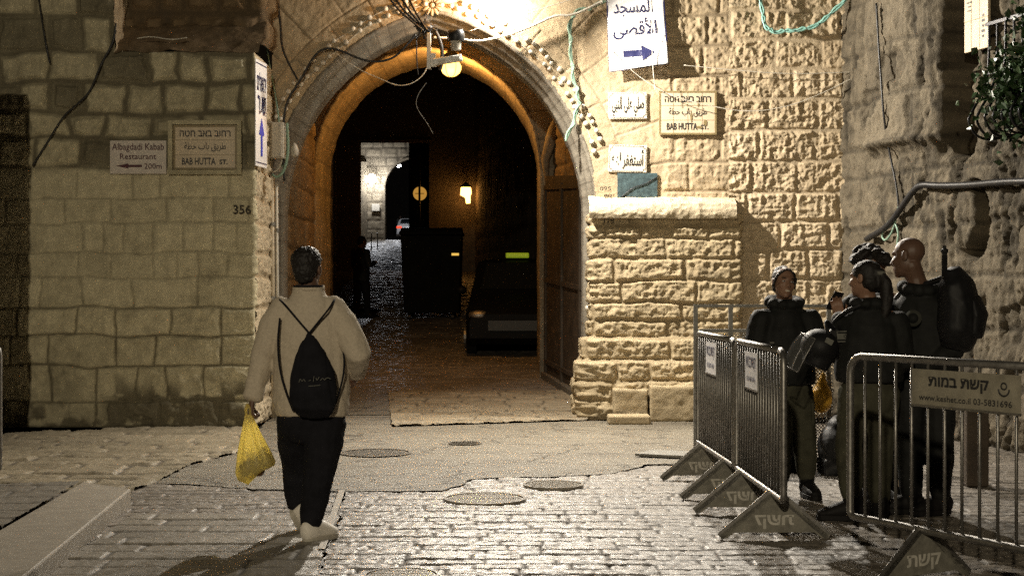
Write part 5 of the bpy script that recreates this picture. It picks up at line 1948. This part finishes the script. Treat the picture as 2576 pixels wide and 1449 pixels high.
def figure(loc, label, j, group=None, skin='skin', top=None, legs=None, shoes=None, hand=True, sk=1.0):
    """j: joints in world coordinates. Makes one continuous body, then clothing as its parts."""
    q = MB()
    hm = Euler(j['head_rot'], 'ZYX').to_matrix() if not isinstance(j['head_rot'], Matrix) else j['head_rot']
    hc = Vector(j['head'])
    head_shapes(q, hc, hm, sk)
    nk = Vector(j['neck'])
    q.loft([nk - Vector((0, 0, .03)), nk.lerp(hc, .4), hc + hm @ Vector((0, .02, -.05))], [.066 * sk, .058 * sk, .056 * sk], 12, caps='round')
    sh, el, wr = j['shoulder'], j['elbow'], j['wrist']
    hp, kn, an = j['hip'], j['knee'], j['ankle']
    acr = (Vector(sh[1]) - Vector(sh[0])).normalized()
    pel = (Vector(hp[0]) + Vector(hp[1])) / 2
    mid = pel.lerp(nk, .55)
    q.loft([pel - Vector((0, 0, .05)), pel + Vector((0, 0, .06)), pel.lerp(nk, .35), pel.lerp(nk, .7), pel.lerp(nk, .9), nk], [(.15, .10), (.155, .105), (.13, .09), (.16, .105), (.13, .08), (.06, .055)], 14, side=acr, caps='round')
    for i in (0, 1):
        a, b, c = Vector(sh[i]), Vector(el[i]), Vector(wr[i])
        q.loft([a, a.lerp(b, .5), b, b.lerp(c, .35), c], [.052, .047, .040, .039, .026], 10, caps='round')
        q.loft([a, nk.lerp(a, .3) - Vector((0, 0, .03))], [.052, .06], 10, caps='round')
        a, b, c = Vector(hp[i]), Vector(kn[i]), Vector(an[i])
        q.loft([a, a.lerp(b, .5), b, b.lerp(c, .3), c], [.085, .072, .053, .052, .034], 10, caps='round')
        if hand and j.get('hand') and j['hand'][i]:
            d, n, cu, sd = j['hand'][i]
            hand_shapes(q, wr[i], d, n, cu, sd, sk)
    co, fs, no = remesh(q, .0065, 2)
    o = mesh_obj('person', co, fs, M[skin], None, True, origin=Vector(loc))
    tag(o, label, 'person', group)
    return o, hm


def eyes(o, hc, hm, k=1.0):
    for s_ in (-1, 1):
        c = Vector(hc) + hm @ (Vector((s_ * .031, -.0815, .006)) * k)
        e = MB().ell(c, (.014 * k, .009 * k, .007 * k), m=hm, seg=10, rings=6).build('eye', M['eye'], o, True)
        MB().ell(c + hm @ Vector((0, -.006, 0)), (.006, .005, .006), m=hm, seg=8, rings=6).build('iris', M['ink'], e, True)
    for s_ in (-1, 1):
        c = Vector(hc) + hm @ (Vector((s_ * .032, -.088, .030)) * k)
        MB().ell(c, (.020 * k, .006 * k, .004 * k), m=hm, seg=10, rings=6).build('eyebrow', M['hair'], o, True)


def hair_part(o, fn, name='hair', voxel=.009, amp=.006, f=40, mat='hair'):
    q = MB(); fn(q)
    co, fs, no = remesh(q, voxel, 2)
    w = fbm(co[:, 0] * f + co[:, 1] * 9, co[:, 2] * f + co[:, 1] * 17, 181, 3) - .5
    return mesh_obj(name, co + no * (amp * 2 * w)[:, None], fs, M[mat], o, True)


# ---- the man walking away through the street
MD = 9.2
def mw(px, py, d=MD): return W(px, py, d)
toeL = G(757, 1331); heelL = mw(728, 1284, toeL.y - .10)
heelR = G(768, 1366); toeR = G(820, 1357) + Vector((.04, .10, 0))
J = dict(head=mw(774, 676, 9.2), head_rot=(R(6), R(0), R(168)), neck=mw(776, 738),
         shoulder=[mw(706, 778), mw(846, 778)], elbow=[mw(660, 900, 9.22), mw(900, 890, 9.12)], wrist=[mw(634, 1005, 9.15), mw(893, 938, 9.33)],
         hip=[mw(742, 1052), mw(824, 1052)], knee=[mw(750, 1180, 9.42), mw(803, 1185, 9.14)], ankle=[mw(744, 1268, 9.46), mw(781, 1322, 9.07)],
         hand=[(Vector((-.1, .1, -1)), Vector((1, .25, 0)), 1.25, -1), (Vector((-.25, .75, -.45)), Vector((-.8, -.1, -.5)), .7, 1)])
man, hm = figure(mw(776, 0, 9.2) * Vector((1, 1, 0)) if False else Vector((mw(776, 700).x, 9.2, 0)),
                 'man in beige fleece and black trousers walking away with a yellow bag in his hand', J, sk=1.07)
q = MB()
q.loft([mw(784, 1046), mw(784, 1030), mw(783, 980), mw(780, 890), mw(778, 815), mw(777, 775), mw(776, 750)],
       [(.222, .150), (.230, .158), (.232, .160), (.222, .152), (.207, .142), (.178, .122), (.128, .100)], 20, side=(1, 0, 0))
for i in (0, 1):
    a, b, c = J['shoulder'][i], J['elbow'][i], J['wrist'][i]
    q.loft([a + Vector((.03 if i == 0 else -.03, 0, .012)), a.lerp(b, .3), a.lerp(b, .7), b, b.lerp(c, .5), c.lerp(b, .08)], [.088, .090, .080, .074, .068, .056], 14, caps='round')
    q.loft([c.lerp(b, .20), c.lerp(b, .02)], [.062, .060], 14)
q.loft([mw(776, 756), mw(776, 740), mw(777, 722, 9.2)], [(.125, .10), (.104, .092), (.092, .088)], 16, side=(1, 0, 0))
co, fs = folded(q, .0095, .024, 5.5, 171)
mesh_obj('jacket', co, fs, M['fleece'], man, True)
m = MB()
m.loft([mw(777, 732), mw(777, 718)], [(.098, .094), (.096, .094)], 18, side=(1, 0, 0))
m.build('collar', M['fleece'], man, True)
MB().loft([mw(776, 722, 9.19), mw(776, 717, 9.19)], [(.094, .098), (.0945, .098)], 18, side=(1, 0, 0)).build('collar_band', M['navycloth'], man, True)
q = MB()
q.loft([mw(783, 1015), mw(783, 1045), mw(783, 1085)], [(.20, .13), (.208, .138), (.19, .13)], 16, side=(1, 0, 0), caps='round')
for i in (0, 1):
    a, b, c = J['hip'][i], J['knee'][i], J['ankle'][i]
    q.loft([a + Vector((0, 0, -.02)), a.lerp(b, .45), a.lerp(b, .8), b, b.lerp(c, .35), b.lerp(c, .7), b.lerp(c, .99)], [.118, .116, .105, .10, .094, .080, .060], 14, caps='round')
co, fs = folded(q, .010, .016, 6, 175)
mesh_obj('trousers', co, fs, M['navycloth'], man, True)
for i in (0, 1):
    c = J['ankle'][i]
    MB().loft([c + Vector((0, 0, .04)), c - Vector((0, 0, .05))], [.040, .040], 12).build('sock', M['navycloth'], man, True)
shoe(man, heelL, toeL, M['shoe'], M['greybox'], 1.15, up=Vector((0, -.35, .5)))
shoe(man, heelR, toeR, M['shoe'], M['greybox'], 1.2)


def man_hair(q):
    def P(x, y, z): return J['head'] + hm @ Vector((x, y, z)) * 1.07
    q.ell(P(0, .022, .050), (.094, .106, .086), m=hm)
    q.ell(P(0, .052, .004), (.076, .072, .075), m=hm)
    q.ell(P(0, .062, -.045), (.060, .042, .040), m=hm)
    q.ell(P(0, -.05, .085), (.055, .045, .035), m=hm)
hair_part(man, man_hair, voxel=.006, amp=.007, f=110)

# drawstring bag on his back
bd_ = 9.02
t = thing('drawstring_bag', mw(785, 1042, bd_), 'black drawstring bag with pale script hanging on the walking man\'s back', 'drawstring bag')
q = MB()
q.loft([mw(778, 838, bd_ + .02), mw(779, 862, bd_), mw(781, 895, bd_ - .01), mw(785, 940, bd_ - .03), mw(788, 985, bd_ - .04), mw(788, 1020, bd_ - .03), mw(787, 1040, bd_)],
       [(.012, .012), (.055, .025), (.095, .045), (.132, .065), (.142, .075), (.135, .068), (.105, .04)], 18, side=(1, 0, 0), caps='round')
co, fs, no = remesh(q, .009, 2)
v = (fbm(np.arctan2(co[:, 0] - co[:, 0].mean(), .25 - (co[:, 2] - co[:, 2].max())) * 26, co[:, 2] * 2.2, 191, 3) - .5)
mesh_obj('bag_body', co + no * (.016 * v)[:, None], fs, M['navycloth'], t, True)
for pts in ([(778, 838, bd_), (750, 806, 9.03), (722, 772, 9.05), (703, 752, 9.12), (702, 756, 9.24)], [(778, 838, bd_), (804, 806, 9.03), (830, 774, 9.05), (842, 752, 9.12), (843, 756, 9.24)],
            [(704, 800, 9.06), (698, 860, 9.035), (703, 930, 9.03), (720, 990, 9.02), (738, 1034, bd_)], [(862, 860, 9.12), (868, 930, 9.06), (850, 1000, 9.03), (835, 1036, bd_)]):
    MB().tube([W(*p) for p in pts], .006, 6, 2).build('strap', M['navycloth'], t, True)
m = MB()
zz = bd_ - .118
for pts in ([(752, 962), (755, 951), (760, 961), (764, 952), (768, 960)], [(776, 958), (782, 956)], [(788, 960), (790, 946)], [(795, 950), (797, 958), (803, 948)], [(806, 957), (812, 950), (816, 957), (822, 949), (832, 953)], [(776, 971), (806, 969)]):
    m.tube([W(x, y, zz + .012 * abs((x - 790) / 40)) for x, y in pts], .0022, 5, 2)
m.build('script_lettering', M['patch'], t, True)

# yellow carrier bag held low
t = thing('plastic_bag', mw(645, 1200, 9.12), 'thin yellow plastic bag with food glowing at the walking man\'s side', 'plastic bag')
nu, nv = 72, 46
th = np.linspace(0, 2 * PI, nu, endpoint=False)
rows = []
for k in range(nv):
    f = k / (nv - 1)
    cx = 625 + 20 * f ** 1.1; cyp = 1042 + 156 * f
    hw = np.interp(f, [0, .08, .3, .6, .85, .95, 1.0], [.020, .028, .055, .095, .120, .110, .05])
    hd = np.interp(f, [0, .08, .3, .6, .85, .95, 1.0], [.018, .024, .05, .075, .085, .07, .03])
    ple = 1 + .11 * (1 - f) ** .7 * np.sin(th * 9 + 1.2 * f) + .03 * (1 - f) * np.sin(th * 17 + 3 * f)
    c = mw(cx, cyp, 9.12)
    tilt = .09 * np.cos(th) * f * f
    rows.append(np.stack([c.x + hw * ple * np.cos(th), c.y + hd * ple * np.sin(th), c.z + .30 * .0 * th + tilt * .55], -1))
Pbag = np.array(rows)
idx = np.arange(nv * nu).reshape(nv, nu)
q4 = np.stack([idx[:-1], np.roll(idx, -1, 1)[:-1], np.roll(idx, -1, 1)[1:], idx[1:]], -1).reshape(-1, 4)
mesh_obj('bag_skin', Pbag, q4, M['bag'], t, True)
m = MB()
for s_ in (-1, 1):
    m.tube([mw(625 + s_ * 4, 1050, 9.12), mw(624 + s_ * 6, 1034, 9.12), mw(623 + s_ * 3, 1022, 9.12), mw(621, 1018, 9.13)], .008, 6, 2)
m.build('handle', M['bag'], t, True)
for k, (x, y, r_) in enumerate(((622, 1172, .05), (648, 1176, .055), (672, 1158, .048), (634, 1150, .04), (660, 1140, .036), (618, 1188, .035))):
    c = mw(x, y, 9.12 + .02 * (k % 3 - 1))
    q = MB().ell(c, (r_, r_ * .8, r_ * .72), m=Euler((k, k * 2, k * 3)).to_matrix())
    co, fs, no = remesh(q, .008, 1)
    o = mesh_obj('bread_roll', co + no * (.004 * (fbm(co[:, 0] * 30, co[:, 2] * 30, 195, 2) - .5))[:, None], fs, M['fruit'], None, True)
    tag(o, 'brown bread roll seen as a dark lump through the yellow bag', 'bread', 'bread rolls in the yellow bag')


# ---- the officers
def officer(label, J, base, hem, torso_w, hair=None, puffy=0.0, legmat='uniform', skin='skin', seed=200, collar=True, legk=1.0, sk=1.0, face=False):
    o, hm = figure(base, label, J, 'police officers by the barricades', skin, sk=sk)
    nk = Vector(J['neck'])
    acr = Vector(J['shoulder'][1]) - Vector(J['shoulder'][0]); acr.z = 0; acr.normalize()
    pel = (Vector(J['hip'][0]) + Vector(J['hip'][1])) / 2
    hemp = Vector((pel.x, pel.y, hem))
    q = MB()
    w = torso_w
    q.loft([hemp, hemp.lerp(nk, .12), hemp.lerp(nk, .4), hemp.lerp(nk, .68), hemp.lerp(nk, .86), nk + Vector((0, 0, -.01))],
           [(w, .135 + puffy), (w * 1.03, .145 + puffy), (w, .145 + puffy), (w * .98, .145 + puffy), (w * .78, .115 + puffy), (.095, .09)], 18, side=acr)
    for i in (0, 1):
        a, b, c = Vector(J['shoulder'][i]), Vector(J['elbow'][i]), Vector(J['wrist'][i])
        q.loft([a, a.lerp(b, .35), a.lerp(b, .75), b, b.lerp(c, .5), c], [.082 + puffy, .082 + puffy, .072 + puffy, .068 + puffy, .062 + puffy, .05], 12, caps='round')
    if collar:
        q.loft([nk + Vector((0, 0, -.03)), nk + Vector((0, 0, .035))], [(.098, .095), (.082, .085)], 14, side=acr)
    if puffy:
        for k in range(10):
            a = 2 * PI * k / 10
            q.ell(nk + Vector((.105 * math.cos(a), .095 * math.sin(a), .012 + .02 * math.sin(a))), (.05, .05, .04))
    co, fs = folded(q, .0105, .016, 6, seed)
    jk = mesh_obj('jacket', co, fs, M['uniform'], o, True)
    q = MB()
    q.loft([pel + Vector((0, 0, .08)), pel + Vector((0, 0, -.02)), pel + Vector((0, 0, -.10))], [(.165, .115), (.175, .125), (.16, .115)], 14, side=acr, caps='round')
    for i in (0, 1):
        a, b, c = Vector(J['hip'][i]), Vector(J['knee'][i]), Vector(J['ankle'][i])
        q.loft([a, a.lerp(b, .45), b, b.lerp(c, .35), b.lerp(c, .75), c.lerp(b, .1)], [.102 * legk, .098 * legk, .084 * legk, .082 * legk, .074, .064], 12, caps='round')
        s_ = (b - a).cross(Vector((0, 1, 0))).normalized()
    co, fs = folded(q, .0105, .018, 6, seed + 7)
    mesh_obj('trousers', co, fs, M[legmat], o, True)
    for i in (0, 1):
        c = Vector(J['ankle'][i]); f = Vector(J['toe'][i]); f.z = 0; f.normalize()
        he = Vector((c.x, c.y, 0)) - f * .07
        shoe(o, he, he + f * .29, M['boot'], M['boot'], 1.12, name='boot', high=.10)
        MB().loft([c + Vector((0, 0, .10)), Vector((c.x, c.y, .05))], [.058, .055], 12, caps='round').build('boot_shaft', M['boot'], o, True)
    if hair:
        def hf(q):
            def P(x, y, z): return Vector(J['head']) + hm @ Vector((x, y, z))
            hair(q, P, hm)
        hair_part(o, hf)
    if face: eyes(o, J['head'], hm)
    return o, hm


# smiling officer in a hooded jacket, facing the viewer
def w1(x, y, d=11.0): return W(x, y, d)
J1 = dict(head=w1(1972, 712), head_rot=(R(-4), R(6), R(10)), neck=w1(1974, 764, 11.03),
          shoulder=[w1(1922, 800), w1(2030, 800)], elbow=[w1(1902, 880, 10.98), w1(2052, 880, 10.98)], wrist=[w1(1936, 918, 10.93), w1(2012, 918, 10.93)],
          hip=[w1(1950, 975), w1(2010, 975)], knee=[w1(1962, 1095, 10.98), w1(2024, 1095, 10.98)], ankle=[w1(1962, 1216, 11.0), w1(2030, 1210, 11.0)], toe=[(-.2, -1, 0), (.15, -1, 0)], hand=[(Vector((.5, -.4, -.7)), Vector((.6, .7, 0)), .5, 1), (Vector((-.5, -.4, -.7)), Vector((-.6, .7, 0)), .5, -1)])
def hair1(q, P, m):
    q.ell(P(0, .034, .043), (.082, .092, .086), m=m); q.ell(P(0, .05, -.01), (.074, .068, .08), m=m)
    for s_ in (-1, 1): q.loft([P(s_ * .008, -.062, .096), P(s_ * .050, -.052, .070), P(s_ * .074, -.03, .03), P(s_ * .080, .0, -.03)], [.009, .011, .013, .013], 10, caps='round')
    q.ell(P(0, .10, .0), (.04, .04, .05), m=m)
o1, h1 = officer('smiling dark-haired police officer in a hooded black jacket, hands in pockets, facing the street', J1, Vector((J1['neck'].x, 11.0, 0)), w1(0, 968).z, .205, hair1, .02, 'olive', 'skin_olive', 210, face=True)
MB().ell(J1['head'] + h1 @ Vector((0, -.094, -.062)), (.019, .006, .0065), m=h1, seg=12, rings=6).build('teeth', M['plaque'], o1, True)
MB().box(w1(1942, 862, 10.79), (.03, .006, .012)).build('name_badge', M['patch'], o1)
for i, (x, y) in enumerate(((2010, 1040),)):
    MB().box(w1(x + 30, y, 10.98), (.03, .13, .17)).build('cargo_pocket', M['olive'], o1, bevel=.012)

# officer with a ponytail, seen from behind, phone in hand
def w2(x, y, d=9.9): return W(x, y, d)
J2 = dict(head=w2(2174, 702), head_rot=(R(-8), R(0), R(-132)), neck=w2(2184, 762, 9.9),
          shoulder=[w2(2126, 806, 9.95), w2(2252, 806, 9.85)], elbow=[w2(2110, 895, 10.02), w2(2276, 905, 9.85)], wrist=[w2(2112, 800, 10.22), w2(2240, 930, 10.05)],
          hip=[w2(2150, 985), w2(2222, 985)], knee=[w2(2136, 1120, 9.92), w2(2214, 1130, 9.95)], ankle=[w2(2142, 1262, 9.9), w2(2212, 1268, 10.0)], toe=[(-.8, .1, 0), (-.3, .8, 0)],
          hand=[(Vector((-.1, .35, .9)), Vector((-.3, -.7, .3)), .55, 1), None])
def hair2(q, P, m):
    q.ell(P(0, .022, .042), (.086, .100, .082), m=m); q.ell(P(0, .055, -.02), (.078, .066, .075), m=m)
    q.ell(P(0, .115, .030), (.035, .035, .035), m=m)
    q.loft([P(0, .115, .03), P(-.01, .150, -.03), P(-.02, .150, -.12), P(-.02, .135, -.22), P(-.015, .12, -.30)], [.026, .040, .046, .036, .014], 10, caps='round')
o2, h2 = officer('police officer with a long ponytail seen from behind, holding up a phone', J2, Vector((J2['neck'].x, 9.9, 0)), w2(0, 960).z, .215, hair2, .006, 'olive', 'skin_olive', 220, legk=1.05)
pt = J2['head'] + h2 @ Vector((0, .118, .030))
MB().loft([pt + Vector((0, 0, .01)), pt - Vector((0, 0, .014))], [.036, .036], 12).build('hair_band', M['patch'], o2, True)
# embroidered flag patch on her sleeve
pf_ = w2(2126, 846, 9.83)
p_ = MB().box(pf_, (.105, .006, .072), m=Euler((0, R(-4), 0)).to_matrix()).build('flag_patch', M['patch'], o2)
for z_ in (-.024, .024):
    MB().box(pf_ + Vector((0, -.005, z_)), (.10, .003, .011)).build('flag_stripe', M['uniform'], p_)
m = MB()
for a0 in (90, 270):
    tr_ = [pf_ + Vector((.013 * math.cos(R(a0 + 120 * k)), -.005, .013 * math.sin(R(a0 + 120 * k)))) for k in range(4)]
    m.tube(tr_, .0014, 4)
m.build('flag_star', M['uniform'], p_)
MB().tube([w2(2098, 812, 9.93), w2(2118, 790, 9.86), w2(2160, 768, 9.80), w2(2185, 762, 9.79)], .016, 8, 1).build('shoulder_strap', M['nylon'], o2, True)
# her phone
ph = J2['wrist'][0] + Vector((-.02, .06, .115))
t = thing('phone', ph, 'dark phone held up by the ponytailed officer', 'phone')
mm = Euler((R(-55), R(12), R(20))).to_matrix()
MB().box(ph, (.074, .150, .009), m=mm).build('case', M['nylon'], t, bevel=.004)
MB().box(ph + mm @ Vector((0, 0, .0055)), (.066, .138, .002), m=mm).build('screen', M['car_glass'], t)

# riot helmet hung at her side
hcn = w2(2062, 872, 9.78)
t = thing('riot_helmet', hcn, 'black riot helmet with clear visor hanging between two officers', 'helmet')
hmx = Euler((R(0), R(28), R(0))).to_matrix()
q = MB().ell(hcn, (.125, .14, .115), m=hmx, seg=24, rings=14)
q.loft([hcn + hmx @ Vector((.02, 0, -.02)), hcn + hmx @ Vector((.03, 0, -.13))], [(.105, .12), (.085, .10)], 20, side=(1, 0, 0))
co, fs, no = remesh(q, .010, 2)
mesh_obj('shell', co, fs, M['nylon'], t, True)
uu, vv = np.meshgrid(np.linspace(-1.15, 1.15, 26), np.linspace(-1, 1, 16))
rad = .150 - .02 * vv * vv
lx = -rad * np.cos(uu) - .02; ly = rad * np.sin(uu) * .95; lz = -.065 + .12 * vv
Lc = np.stack([lx, ly, lz], -1) @ np.array(hmx).T + np.array(hcn) + np.array([-.01, 0, -.03])
vz = surface('visor', Lc, 0 * uu, 0 * uu, M['visor'], t)
so = vz.modifiers.new('thick', 'SOLIDIFY'); so.thickness = .004
edge = [Vector(Lc[0, k]) for k in range(26)] + [Vector(Lc[k, 25]) for k in range(16)] + [Vector(Lc[15, k]) for k in range(25, -1, -1)] + [Vector(Lc[k, 0]) for k in range(15, -1, -1)]
MB().tube(edge, .004, 5).build('visor_rim', M['galv'], t, True)
MB().tube([hcn + hmx @ Vector((.06, -.10, .02)), hcn + Vector((.02, -.02, .20)), w2(2104, 838, 9.86), w2(2118, 812, 9.9)], .012, 6, 2).build('strap', M['nylon'], t, True)
MB().box(hcn + hmx @ Vector((.01, -.142, .05)), (.05, .006, .035), m=hmx).build('sticker', M['patch'], t)
# radio with its aerial below her phone
rb_ = w2(2092, 845, 9.86)
t = thing('radio', rb_, 'black hand radio with a slanting aerial worn in front of the ponytailed officer', 'radio')
MB().box(rb_, (.06, .045, .12), m=Euler((0, R(35), 0)).to_matrix()).build('body', M['nylon'], t, bevel=.008)
MB().tube([rb_ + Vector((-.01, 0, -.02)), w2(2040, 885, 9.84)], .007, 6).build('aerial', M['iron'], t)
MB().ell(rb_ + Vector((-.02, -.01, .07)), (.022, .02, .022)).build('knob', M['nylon'], t, True)

# curly haired officer between the others
def w3(x, y, d=10.75): return W(x, y, d)
J3 = dict(head=w3(2192, 664), head_rot=(R(-12), 0, R(60)), neck=w3(2194, 722),
          shoulder=[w3(2146, 762), w3(2262, 762)], elbow=[w3(2140, 850), w3(2270, 850, 10.65)], wrist=[w3(2160, 890, 10.6), w3(2230, 860, 10.5)],
          hip=[w3(2170, 950), w3(2235, 950)], knee=[w3(2172, 1080), w3(2236, 1080)], ankle=[w3(2172, 1212), w3(2240, 1212)], toe=[(-.2, -1, 0), (.3, -1, 0)], hand=[None, None])
def hair3(q, P, m):
    rr = random.Random(4)
    q.ell(P(0, .03, .05), (.092, .10, .085), m=m)
    for k in range(60):
        a, b = rr.uniform(0, 2 * PI), rr.uniform(-.3, 1.5)
        x, y, z = .10 * math.cos(a) * math.cos(b), .025 + .11 * math.sin(a) * math.cos(b), .045 + .09 * math.sin(b)
        if y < -.06 and z < .06: continue
        q.ell(P(x, y, z), (.024, .024, .022), m=m, seg=8, rings=6)
o3, h3 = officer('curly haired police officer standing behind the ponytailed officer, head bent', J3, Vector((J3['neck'].x, 10.75, 0)), w3(0, 940).z, .20, hair3, .0, 'uniform', 'skin_olive', 230)
hair_part(o3, lambda q: (q.ell(w3(2222, 650, 10.62), (.055, .06, .05)), q.ell(w3(2234, 657, 10.6), (.032, .04, .036)), q.ell(w3(2208, 640, 10.66), (.05, .05, .045))), 'hair_bun', amp=.010, f=50)

# bald officer with backpack
def w4(x, y, d=10.2): return W(x, y, d)
J4 = dict(head=w4(2284, 648), head_rot=(R(-14), 0, R(-128)), neck=w4(2314, 728),
          shoulder=[w4(2262, 778, 10.28), w4(2388, 770, 10.1)], elbow=[w4(2252, 872, 10.22), w4(2398, 880, 10.0)], wrist=[w4(2232, 930, 10.3), w4(2330, 930, 10.1)],
          hip=[w4(2286, 965), w4(2362, 965)], knee=[w4(2290, 1110, 10.2), w4(2364, 1110, 10.15)], ankle=[w4(2292, 1258, 10.2), w4(2366, 1262, 10.15)], toe=[(-.9, .1, 0), (-.7, -.2, 0)],
          hand=[(Vector((-.6, .3, -.5)), Vector((.2, .2, -1)), .6, 1), None])
o4, h4 = officer('tall bald police officer with a black backpack, seen from behind by the tower wall', J4, Vector((J4['neck'].x, 10.2, 0)), w4(0, 945).z, .225, None, .008, 'uniform', 'skin', 240, legk=1.1, sk=1.14)
ba = w4(2292, 762, 10.03)
p_ = MB().lathe(w4(2292, 800, 10.05) + Vector((0, -.055, 0)), [(.055, 0), (.055, .008)], 20, axis=(-.35, -1, .1)).build('shoulder_badge', M['dimpatch'], o4, True)
MB().lathe(w4(2292, 800, 10.05) + Vector((-.003, -.065, .001)), [(.032, 0), (.034, .006)], 16, axis=(-.35, -1, .1)).build('badge_emblem', M['uniform'], p_, True)
MB().loft([w4(2324, 938, 10.2), w4(2324, 950, 10.2)], [(.215, .15), (.215, .15)], 18, side=(1, 0, 0)).build('belt', M['nylon'], o4, True)
# backpack
bp = w4(2408, 772, 10.0)
t = thing('backpack', bp - Vector((0, 0, .24)), 'bulky black backpack worn by the bald officer', 'backpack')
q = MB()
q.loft([bp + Vector((0, 0, -.23)), bp + Vector((.012, 0, -.15)), bp + Vector((.012, 0, .02)), bp + Vector((-.01, 0, .16)), bp + Vector((-.03, 0, .22))], [(.115, .15), (.14, .18), (.135, .18), (.11, .16), (.07, .10)], 18, side=(.9, -.45, 0), caps='round')
co, fs = folded(q, .011, .014, 7, 245)
mesh_obj('pack_body', co, fs, M['nylon'], t, True)
q = MB()
q.loft([bp + Vector((.11, -.05, -.18)), bp + Vector((.125, -.055, -.05)), bp + Vector((.10, -.05, .05))], [(.05, .11), (.06, .13), (.04, .10)], 14, side=(.9, -.45, 0), caps='round')
co, fs = folded(q, .010, .008, 9, 246)
mesh_obj('front_pocket', co, fs, M['nylon'], t, True)
for s_ in (0, 1):
    sh_ = J4['shoulder'][s_].lerp(J4['neck'], .35)
    MB().tube([bp + Vector((-.06, .02, .20)), sh_ + Vector((.02, -.02, .085)), sh_ + Vector((-.07, .02, .04)), sh_ + Vector((-.09, .02, -.15))], .022, 8, 2).build('strap', M['nylon'], t, True)
MB().tube([bp + Vector((-.03, -.02, .215)), bp + Vector((-.01, -.03, .255)), bp + Vector((.02, -.04, .21))], .010, 6, 2).build('handle', M['nylon'], t, True)
# ribbed baton sticking up from the backpack
c = w4(2376, 700, 9.98)
t = thing('baton', c, 'thin ribbed black baton sticking up out of the backpack', 'baton')
pr = [(.022, -.10), (.022, 0)]
for k in range(12):
    pr += [(.020, .004 + k * .013), (.0165, .010 + k * .013)]
pr += [(.017, .165), (.024, .172), (.024, .190), (.012, .196), (.012, .215)]
MB().lathe(c, pr, 12).build('grip', M['nylon'], t, True, sharp=25)

# ---- people in the dark passage
def far_person(px, head_py, D_, H, yaw, label, mat='uniform', seed=300, stride=.1, skin='skin_olive'):
    g = gz(D_)
    x = W(px, 0, D_).x
    k = H / 1.75
    c, s_ = math.cos(yaw), math.sin(yaw)
    def L(a, b, z): return Vector((x + (a * c - b * s_) * k, D_ + (a * s_ + b * c) * k, g + z * k))
    J = dict(head=L(0, -.03, 1.63), head_rot=(R(-18), 0, yaw), neck=L(0, .02, 1.48), shoulder=[L(-.18, .02, 1.42), L(.18, .02, 1.42)],
             elbow=[L(-.25, 0, 1.12), L(.24, .02, 1.12)], wrist=[L(-.12, -.25, 1.18), L(.20, -.20, 1.05)], hip=[L(-.09, 0, .92), L(.09, 0, .92)],
             knee=[L(-.10, -stride * .8, .50), L(.10, stride * .4, .50)], ankle=[L(-.10, -stride, .09), L(.10, stride, .09)], hand=[(L(.3, -.5, 0) - L(0, 0, 0), Vector((0, 0, 1)), .5, -1), None])
    o, hm = figure(Vector((x, D_, g)), label, J, 'people in the dark passage', skin)
    q = MB()
    acr = J['shoulder'][1] - J['shoulder'][0]
    q.loft([L(0, 0, .80), L(0, 0, 1.0), L(0, 0, 1.25), L(0, 0, 1.40), L(0, .01, 1.50)], [(.20, .15), (.20, .15), (.205, .15), (.17, .12), (.08, .08)], 14, side=acr)
    for i in (0, 1):
        q.loft([J['shoulder'][i], J['elbow'][i], J['wrist'][i]], [.085, .07, .055], 10, caps='round')
    co, fs = folded(q, .015, .018, 6, seed)
    mesh_obj('jacket', co, fs, M[mat], o, True)
    q = MB()
    q.loft([L(0, 0, 1.0), L(0, 0, .82)], [(.17, .12), (.17, .12)], 12, side=acr, caps='round')
    for i in (0, 1):
        q.loft([J['hip'][i], J['knee'][i], J['ankle'][i]], [.105, .085, .065], 10, caps='round')
    co, fs = folded(q, .015, .014, 6, seed + 3)
    mesh_obj('trousers', co, fs, M['navycloth'], o, True)
    for i in (0, 1):
        b = J['ankle'][i]
        he = Vector((b.x, b.y, g)) + Vector((-math.sin(yaw) * -.06, math.cos(yaw) * .06, 0))
        shoe(o, he, he + Vector((math.sin(yaw), -math.cos(yaw), 0)) * .27, M['boot'], M['boot'], 1.0)
    hair_part(o, lambda q: (q.ell(J['head'] + hm @ Vector((0, .02, .045)), (.084, .098, .08), m=hm), q.ell(J['head'] + hm @ Vector((0, .05, -.01)), (.076, .066, .07), m=hm)), amp=.01)
    return o, J
oF, JF = far_person(909, 610, 31.6, 1.72, R(135), 'person in a dark jacket standing in the passage, head bent over something in hand', stride=.08)
far_person(783, 612, 27.5, 1.78, R(170), 'person mostly hidden behind the walking man\'s head, deep in the passage', seed=320, stride=.16)
far_person(1007, 541, 113.0, 1.7, R(20), 'tiny figure in pale hooded clothes beside the white car', 'patch', 330, .05)
